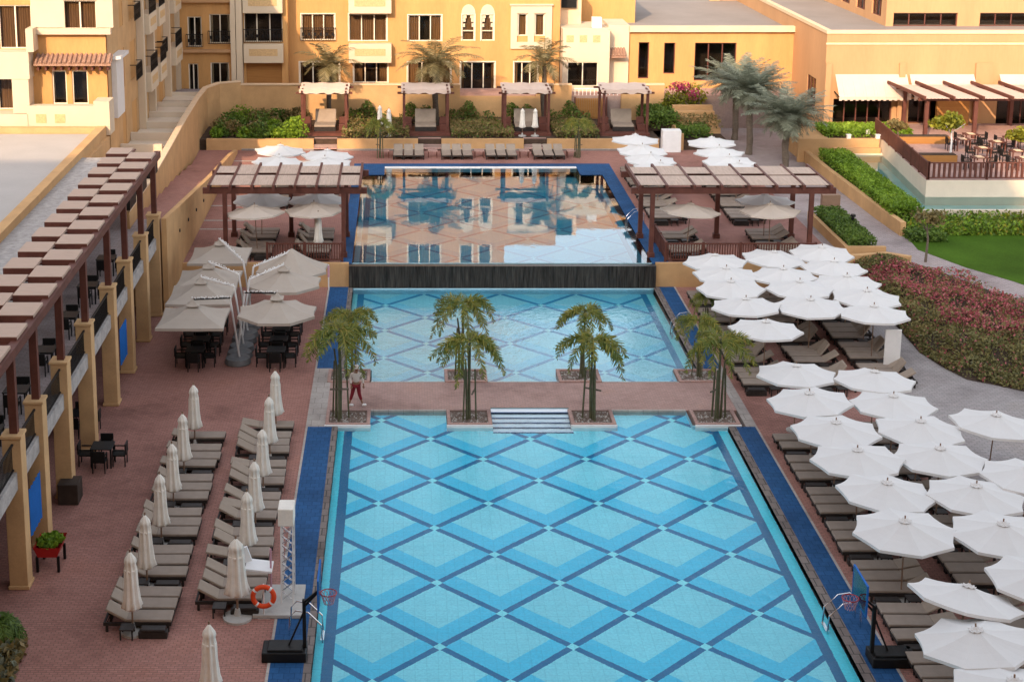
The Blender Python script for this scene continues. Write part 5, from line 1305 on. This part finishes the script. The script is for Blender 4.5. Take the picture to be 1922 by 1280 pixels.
def small_tree(loc, h, r, mat, lab, n=900, trunk='white_m'):
    root = empty('small_tree', loc, label=lab, cat='tree'); b = MB(); b.tube([(0, 0, 0), (.05, .02, h * .5), (-.03, .05, h * .8)], [.07, .055, .04], 7)
    for k in range(5): a = k * 1.3; b.tube([(-.03, .05, h * .7), (math.cos(a) * r * .6, math.sin(a) * r * .6, h * .95)], [.03, .012], 5)
    b.build('trunk', mt[trunk], root); m = MB()
    for _ in range(7):
        a = random.random() * 6.28; k = random.random() ** .5 * r * .75; leaves(m, blob_pts(n // 7, (math.cos(a) * k, math.sin(a) * k, h + random.uniform(-.25, .35)), (r * .45, r * .45, r * .3)), .16, 0)
    m.build('crown', mt[mat], root, fix=False)
small_tree((33.5, 93.0, 2.75), 2.4, 1.3, 'leaf_y', 'small yellow leaved tree with pale trunk in the restaurant terrace')
small_tree((38.3, 93.5, 2.75), 1.6, 1.1, 'leaf_y', 'yellow green bushy tree at the right edge of the restaurant terrace')
small_tree((31.9, 98.2, 2.75), 1.1, .8, 'leaf_o', 'small sparse olive tree behind the terrace railing corner', 500, 'bark')
small_tree((26.5, 75.9, 1.2), 2.3, .9, 'leaf_o', 'thin young tree between the grey path and the lawn', 220, 'bark')
for i, (x, y) in enumerate(((35.3, 96.0), (37.2, 95.2), (35.6, 93.3), (37.4, 92.4), (36.4, 97.6), (38.6, 96.6), (34.4, 90.6), (37.0, 90.4))):
    t = empty('dining_table', (x, y, 2.75), label=f'brown terrace table with pale mats, {ORD[i]} one of the restaurant terrace', cat='table', group='restaurant terrace tables')
    b = MB(); b.box(-.45, .45, -.35, .35, .70, .75); b.build('table_top', mt['wood'], t); b = MB()
    for px in (-.4, .4):
        for py in (-.3, .3): b.box(px - .03, px + .03, py - .03, py + .03, 0, .7)
    b.build('legs', mt['wood'], t); b = MB(); b.box(-.2, .2, -.3, -.05, .751, .765); b.box(-.2, .2, .05, .3, .751, .765); b.build('place_mats', mt['cap'], t)
    for s_ in (-1, 1):
        CH((x + .75 * s_, y, 2.75), -math.pi / 2 if s_ < 0 else math.pi / 2, f'chair {"left" if s_ < 0 else "right"} of the {ORD[i]} restaurant terrace table', 'restaurant terrace chairs')
for i, (x, y, L) in enumerate(((32.4, 92.6, 2.6), (33.6, 98.3, 3.2))):
    t = MB(); t.box(-L / 2, L / 2, -.35, .35, 0, .45); t.box(-L / 2 + .06, L / 2 - .06, -.28, .28, .45, .5, 1); tag(t.build('brick_planter', [mt['garage'], mt['soil']], loc=(x, y, 2.76)), ['front', 'rear'][i] + ' brown planter box on the left of the restaurant terrace', 'planter')

# --- unseen hotel wings added behind the camera, sized to shape the shade over the pools
for nm, xa, xb, ya, yb, zt in (('left', -150, -46.5, -22, -4, 51.0), ('tall', -46.5, -18, -22, -4, 67.0), ('middle', -18, -5, -22, -4, 57.5), ('lower', -5, 46, -22, -4, 50.7)):
    r_ = empty('hotel_shade_wing', (xa, ya, -1.6), label=f'{nm} unseen hotel wing behind the camera, added to cast the pool shade', cat='building')
    b = MB(); b.box(xa, xb, ya, yb, -1.6, zt); part(b, 'wall', mt['orange'], r_)
    b = MB(); f = 2
    while f < zt - 3:
        k = max(xa, -60) + 1.5
        while k < xb - 2:
            b.box(k, k + 1.8, yb + .003, yb + .03, f, f + 1.7); k += 3.6
        f += 3.5
    if b.v: part(b, 'window_grid', mt['dark'], r_)

# ================================================================ POOLSIDE OBJECTS
def ladder(x, y, z, dirx, lab):
    r_ = empty('pool_ladder', (x, y, z), label=lab, cat='pool ladder', group='steel pool ladders')
    for dy in (-.28, .28):
        pts = [(-.75 * dirx, dy, .0), (-.72 * dirx, dy, .62), (-.55 * dirx, dy, .80), (-.2 * dirx, dy, .74), (.18 * dirx, dy, .35), (.22 * dirx, dy, -.5)]
        q = MB(); q.tube(pts, .024, 7); q.build('handrail', mt['steel'], r_)
    q = MB(); 
    for k in range(2): q.box(.2 * dirx - .05, .2 * dirx + .05, -.27, .27, -.2 - .2 * k, -.17 - .2 * k)
    q.build('tread', mt['steel'], r_)
ladder(-2.55, 41.3, 0, 1, 'steel pool ladder at the left edge of the near pool')
ladder(12.62, 41.8, 0, -1, 'steel pool ladder at the right edge of the near pool')
ladder(12.62, 68.6, 0, -1, 'steel pool ladder at the right edge of the middle pool')
ladder(12.6, 83.6, 1.2, -1, 'steel pool ladder at the right edge of the upper pool')
def hoop(x, y, d, lab):
    r_ = empty('basketball_hoop', (x, y, 0), label=lab, cat='basketball hoop', group='poolside basketball hoops')
    b = MB(); b.box(-.0 * d, -1.25 * d, -.38, .38, 0.01, .30); b.box(-.1 * d, -1.1 * d, -.3, .3, .3, .36); b.build('weight_base', mt['black'], r_, bevel=.06)
    b = MB(); b.beam((-.06 * d, 0, .25), (-.06 * d, 0, 1.75), .1, .1); b.build('pole', mt['iron'], r_)
    b = MB(); b.beam((-.06 * d, -.08, 1.70), (.34 * d, -.08, 2.05), .06, .06); b.beam((-.06 * d, .08, 1.5), (.34 * d, .08, 1.95), .06, .06); b.beam((-.5 * d, 0, .36), (-.08 * d, 0, 1.35), .05, .05); b.build('arm', mt['iron'], r_)
    b = MB(); b.box(.35 * d, .39 * d, -.62, .62, 1.75, 2.6); bd_ = b.build('backboard', mt['ltblue'], r_)
    b = MB(); b.box(.345 * d, .395 * d, -.66, -.62, 1.71, 2.64); b.box(.345 * d, .395 * d, .62, .66, 1.71, 2.64); b.box(.345 * d, .395 * d, -.62, .62, 1.71, 1.75); b.box(.345 * d, .395 * d, -.62, .62, 2.6, 2.64); b.build('frame', mt['bluecloth'], bd_)
    b = MB(); ring = [(.39 * d + .24 * d + .23 * math.cos(a), .23 * math.sin(a), 1.95) for a in [2 * math.pi * k / 18 for k in range(19)]]; b.tube(ring, .014, 6, cap=False); rm = b.build('rim', mt['red'], r_)
    b = MB()
    for k in range(12):
        a0 = 2 * math.pi * k / 12
        for s_ in (1, -1):
            pts = [(.63 * d + (.23 - .035 * j) * math.cos(a0 + s_ * .26 * j), (.23 - .035 * j) * math.sin(a0 + s_ * .26 * j), 1.95 - .11 * j) for j in range(4)]; b.tube(pts, .009, 4, cap=False)
    b.build('net', mt['net'], rm)
hoop(-2.72, 39.9, 1, 'black basketball hoop on a black base at the left pool edge')
hoop(13.05, 39.6, -1, 'black basketball hoop on a black base at the right pool edge')
# lifeguard stand with lifebuoy
lg = empty('lifeguard_stand', (-3.75, 43.0, 0), label='tall white lattice lifeguard stand with a cream top beside the blue strip', cat='lifeguard stand')
b = MB(); b.box(-.7, .75, -1.0, .9, .02, .12); b.build('platform', mt['conc'], lg)
for (x, y) in ((.1, -.25), (.45, -.25), (.1, .35), (.45, .35)):
    b = MB(); b.beam((x, y, .1), (x + .02, y, 2.9), .045, .045); b.build('leg', mt['white_m'], lg)
b = MB()
for k in range(9):
    z0 = .2 + .3 * k
    for (xa, ya, xb, yb) in ((.1, -.25, .45, -.25), (.45, -.25, .45, .35), (.1, .35, .45, .35)):
        b.beam((xa, ya, z0), (xb, yb, z0 + .3), .018, .018); b.beam((xa, ya, z0 + .3), (xb, yb, z0), .018, .018)
b.build('lattice', mt['steel'], lg)
b = MB(); b.box(.03, .5, -.3, .4, 2.6, 3.15); b.build('cream_top', mt['cream_fab'], lg, bevel=.03)
b = MB(); b.beam((-.95, -.2, 1.35), (-.15, -.2, 1.25), .7, .05); b.build('seat', mt['white_st'], lg)
b = MB(); b.beam((-1.0, -.2, 1.4), (-1.15, -.2, 1.85), .1, .5); b.build('backrest', mt['white_st'], lg)
b = MB(); b.tube([(-.2, -.3, .1), (-.2, -.3, 1.9)], .03, 7); b.build('pole', mt['net'], lg)
lb = MB(); Rr, rt, N1, N2 = .31, .075, 32, 12
for i in range(N1):
    a = 2 * math.pi * i / N1
    for j in range(N2):
        c = 2 * math.pi * j / N2; lb.v.append(((Rr + rt * math.cos(c)) * math.cos(a), rt * math.sin(c) * .9, (Rr + rt * math.cos(c)) * math.sin(a)))
for i in range(N1):
    for j in range(N2):
        lb.f.append((i * N2 + j, i * N2 + (j + 1) % N2, ((i + 1) % N1) * N2 + (j + 1) % N2, ((i + 1) % N1) * N2 + j)); lb.m.append(1 if (i % 8) == 4 else 0)
tag(lb.build('lifebuoy', [mt['lifebuoy'], mt['white_st']], smooth=True, loc=(-4.12, 42.0, .72)), 'orange lifebuoy with white bands hanging in front of the lattice stand', 'lifebuoy')
lr = MB(); lr.tube([(-4.12, 42.09, .02), (-4.12, 42.09, 1.08)], .025, 7); lr.box(-4.3, -3.94, 42.0, 42.2, .0, .04); tag(lr.build('lifebuoy_post', mt['white_m']), 'thin post carrying the orange lifebuoy', 'post')
# planter box with lettuce, blue cloths, grey board, white panel, bollards
pb = empty('planter_box', (-11.15, 45.4, 0), label='red planter trough with green plants beside the arcade columns', cat='planter')
b = MB(); b.add([(-.42, -.55, .85), (.42, -.55, .85), (.42, .55, .85), (-.42, .55, .85), (-.3, -.48, .5), (.3, -.48, .5), (.3, .48, .5), (-.3, .48, .5)], [(4, 5, 6, 7), (0, 1, 5, 4), (1, 2, 6, 5), (2, 3, 7, 6), (3, 0, 4, 7)]); b.build('trough', mt['red'], pb, fix=False)
for x in (-.33, .33):
    for y in (-.45, .45): q = MB(); q.box(x - .04, x + .04, y - .04, y + .04, 0, .52); q.build('leg', mt['iron'], pb)
b = MB(); leaves(b, blob_pts(420, (0, 0, .86), (.40, .5, .12)), .14, 0); b.build('plants', mt['leaf_b'], pb, fix=False)
for i, (y, z) in enumerate(((61.3, 2.0), (45.6, 2.05))):
    b = MB()
    for k in range(10): b.quad((-11.6 + .04 * (k % 2), y - .75 + .15 * k, z - .8), (-11.6 + .04 * ((k + 1) % 2), y - .6 + .15 * k, z - .8), (-11.6 + .04 * ((k + 1) % 2), y - .6 + .15 * k, z + .75), (-11.6 + .04 * (k % 2), y - .75 + .15 * k, z + .75))
    so_ = b.build('blue_banner', mt['bluecloth'], fix=False); sm = so_.modifiers.new('s', 'SOLIDIFY'); sm.thickness = .02; tag(so_, ['blue cloth hanging between the far arcade columns', 'blue cloth hanging between the nearest arcade columns'][i], 'cloth')
b = MB(); q = P(1672, 700, 0); b.box(-.35, .35, -.03, .03, .15, 1.95); tag(b.build('white_screen', mt['white_m'], loc=(q.x, q.y, 0), bevel=.03), 'upright white panel behind loungers beside the grey path', 'panel')
b = MB(); q = P(1557, 405, 1.2); b.box(-.5, .5, -.25, .25, 0, 1.25); tag(b.build('utility_cabinet', mt['pole'], loc=(q.x, q.y, 1.2), bevel=.02), 'grey brown utility cabinet right of the right pergola', 'cabinet')
for i, (x, y) in enumerate(((1599, 440), (1362, 312))):
    q = P(x, y, 1.2); b = MB(); b.tube([(0, 0, 0), (0, 0, .95)], .09, 10); b.tube([(0, 0, 1.0), (0, 0, 1.12)], [.16, .13], 12); b.tube([(0, 0, .94), (0, 0, 1.01)], .05, 8)
    tag(b.build('bollard_light', mt['iron'], loc=(q.x, q.y, 1.2)), ['black bollard light in the narrow planter by the path', 'black bollard light behind the upper right parasols'][i], 'bollard light')
q = MB(); q.box(-.35, .35, -.4, .4, 0, .75); tag(q.build('stone_plinth', mt['arcade'], loc=(-11.55, 50.2, 0), bevel=.02), 'dark box against the foot of an arcade column', 'box')
# small red marker pole on the deck by the cascade
q = P(617, 545, 0); b = MB(); b.tube([(0, 0, 0), (0, 0, 1.35)], .035, 8); b.tube([(0, 0, .7), (0, 0, 1.3)], .055, 8, 1); tag(b.build('marker_pole', [mt['white_m'], mt['net']], loc=(q.x, q.y, 0)), 'pink and white marker pole beside the left retaining wall', 'pole')
# shrub and kerb in the lower left corner
random.seed(81)
sh = empty('corner_shrub', (-11.6, 40.6, 0), label='dark grassy shrub over dry planting in the lower left corner', cat='shrub')
b = MB(); b.tube([(0, 0, 0), (.05, 0, .9)], [.08, .05], 7); b.build('stem', mt['bark'], sh)
b = MB()
for k in range(40): frond(b, (0, 0, .75), k * 2.4, random.uniform(.8, 1.3), .8, 1.3, .22, 18, 0, .03, False)
b.build('fronds', mt['leaf'], sh, fix=False)
b = MB(); leaves(b, [Vector((random.uniform(-12.6, -10.7), random.uniform(37.6, 40.2), random.uniform(0, .45))) for _ in range(1500)], .16, lambda p: 0 if random.random() < .7 else 1); b.build('dry_planting', [mt['leaf_o'], mt['date']], fix=False, kind='stuff')
b = MB(); b.prism([(-13, 34), (-10.9, 34), (-10.75, 37.5), (-11.2, 38.4), (-13, 38.6)], -.01, .12); structure(b, 'white_kerb', mt['white_st'])
# leaning tree foliage entering at the right edge
small_tree((27.3, 58.2, 0), 1.5, 1.1, 'leaf_b', 'green bush cut off by the right edge above the single parasol', 900, 'bark')

# ---------------------------------------------------------------- the person on the bridge
def skinmesh(name, mat, joints, edges, parent, lvl=2):
    me = bpy.data.meshes.new(name); me.from_pydata([j[0] for j in joints], edges, []); o = bpy.data.objects.new(name, me); COL.objects.link(o); o.parent = parent
    bm = bmesh.new(); bm.from_mesh(me); ly = bm.verts.layers.skin.verify() if hasattr(bm.verts.layers, 'skin') else None
    bm.verts.ensure_lookup_table()
    for i, j in enumerate(joints):
        r = j[1]; bm.verts[i][ly].radius = r if isinstance(r, tuple) else (r, r); bm.verts[i][ly].use_root = (i == 0)
    bm.to_mesh(me); bm.free(); me.materials.append(mat)
    s_ = o.modifiers.new('skin', 'SKIN'); s_.use_smooth_shade = True; q = o.modifiers.new('sub', 'SUBSURF'); q.levels = lvl; q.render_levels = lvl
    return o
pe = empty('person', (-1.9, 59.2, 0), R(0), label='person in pale top, maroon trousers and pale cap walking across the bridge', cat='person')
J = [((0, 0, .92), (.13, .10)), ((0, 0, 1.10), (.115, .085)), ((0, 0, 1.30), (.14, .09)), ((0, 0, 1.40), .055), ((.01, -.01, 1.46), .055), ((.02, -.01, 1.52), (.075, .085)), ((.02, -.01, 1.60), (.078, .09)), ((.02, 0, 1.66), .05),
     ((-.17, 0, 1.34), .048), ((-.24, .02, 1.12), .040), ((-.20, -.12, .92), .032), ((-.19, -.15, .86), (.034, .018)),
     ((.17, 0, 1.34), .048), ((.26, -.02, 1.12), .040), ((.30, -.10, .93), .032), ((.31, -.12, .87), (.034, .018)),
     ((-.08, 0, .86), .085), ((-.16, 0, .48), .058), ((-.27, .0, .10), .038), ((-.24, -.05, .04), .036), ((-.14, -.09, .035), .03),
     ((.08, 0, .86), .085), ((.12, -.02, .48), .058), ((.24, .03, .10), .038), ((.27, -.02, .04), .036), ((.38, -.05, .035), .03)]
Eg = [(0, 1), (1, 2), (2, 3), (3, 4), (4, 5), (5, 6), (6, 7), (2, 8), (8, 9), (9, 10), (10, 11), (2, 12), (12, 13), (13, 14), (14, 15), (0, 16), (16, 17), (17, 18), (18, 19), (19, 20), (0, 21), (21, 22), (22, 23), (23, 24), (24, 25)]
for hx, hy, hz, sg in ((-.19, -.15, .86, -1), (.31, -.12, .87, 1)):
    root_i = 11 if sg < 0 else 15
    for k, (dx, L) in enumerate(((-.026, .065), (-.009, .075), (.009, .07), (.026, .055))):
        J.append(((hx + dx, hy - .015, hz - .05), .009)); J.append(((hx + dx, hy - .01 + .02, hz - .05 - L), .007)); n_ = len(J); Eg += [(root_i, n_ - 2), (n_ - 2, n_ - 1)]
    J.append(((hx - sg * .045, hy - .03, hz - .01), .01)); J.append(((hx - sg * .055, hy - .04, hz - .05), .008)); n_ = len(J); Eg += [(root_i, n_ - 2), (n_ - 2, n_ - 1)]
# nose and ears as small buds of the same surface
J.append(((.02, -.11, 1.565), .014)); Eg.append((6, len(J) - 1))
J.append(((-.065, 0, 1.58), .014)); Eg.append((6, len(J) - 1)); J.append(((.105, 0, 1.58), .014)); Eg.append((6, len(J) - 1))
body = skinmesh('body', mt['skin'], J, Eg, pe)
TS = [((0, 0, .95), (.155, .12)), ((0, 0, 1.12), (.14, .105)), ((0, 0, 1.30), (.16, .105)), ((0, 0, 1.385), .07), ((-.175, 0, 1.335), .062), ((-.235, .015, 1.14), .055), ((-.205, -.10, .95), .045), ((.175, 0, 1.335), .062), ((.255, -.015, 1.14), .055), ((.295, -.09, .95), .045)]
skinmesh('shirt', mt['shirt'], TS, [(0, 1), (1, 2), (2, 3), (2, 4), (4, 5), (5, 6), (2, 7), (7, 8), (8, 9)], pe)
TR = [((0, 0, .93), (.15, .115)), ((-.085, 0, .85), .105), ((-.155, 0, .5), .078), ((-.235, 0, .22), .062), ((.085, 0, .85), .105), ((.12, -.02, .5), .078), ((.205, .015, .22), .062)]
skinmesh('trousers', mt['maroon'], TR, [(0, 1), (1, 2), (2, 3), (0, 4), (4, 5), (5, 6)], pe)
b = MB(); N1 = 16
for j, (r, z) in enumerate(((.098, 1.60), (.10, 1.63), (.085, 1.69), (.05, 1.72), (.01, 1.73))):
    for i in range(N1): a = 2 * math.pi * i / N1; b.v.append((.02 + r * math.cos(a), -.005 + r * 1.1 * math.sin(a), z))
for j in range(4):
    for i in range(N1): b.f.append((j * N1 + i, j * N1 + (i + 1) % N1, (j + 1) * N1 + (i + 1) % N1, (j + 1) * N1 + i)); b.m.append(0)
b.box(-.05, .09, -.2, -.09, 1.605, 1.62); b.build('cap', mt['shirt'], pe, smooth=True)
b = MB(); b.tube([(.02, .07, 1.60), (.02, .10, 1.5), (.02, .095, 1.40)], [.07, .06, .03], 10); b.build('hair', mt['hair'], pe, smooth=True)
for sx, (x, y) in (('s', (-.24, -.06)), ('s', (.28, -.03))):
    b = MB(); b.box(x - .04, x + .13, y - .09, y + .04, .0, .085); b.build('shoe', mt['white_st'], pe, bevel=.03)
for x in (-.012, .052):
    b = MB(); b.box(x - .012, x + .012, -.098, -.09, 1.585, 1.6); b.build('eye', mt['hair'], pe)
b = MB(); b.box(0, .04, -.098, -.088, 1.52, 1.528); b.build('mouth', mt['red'], pe)
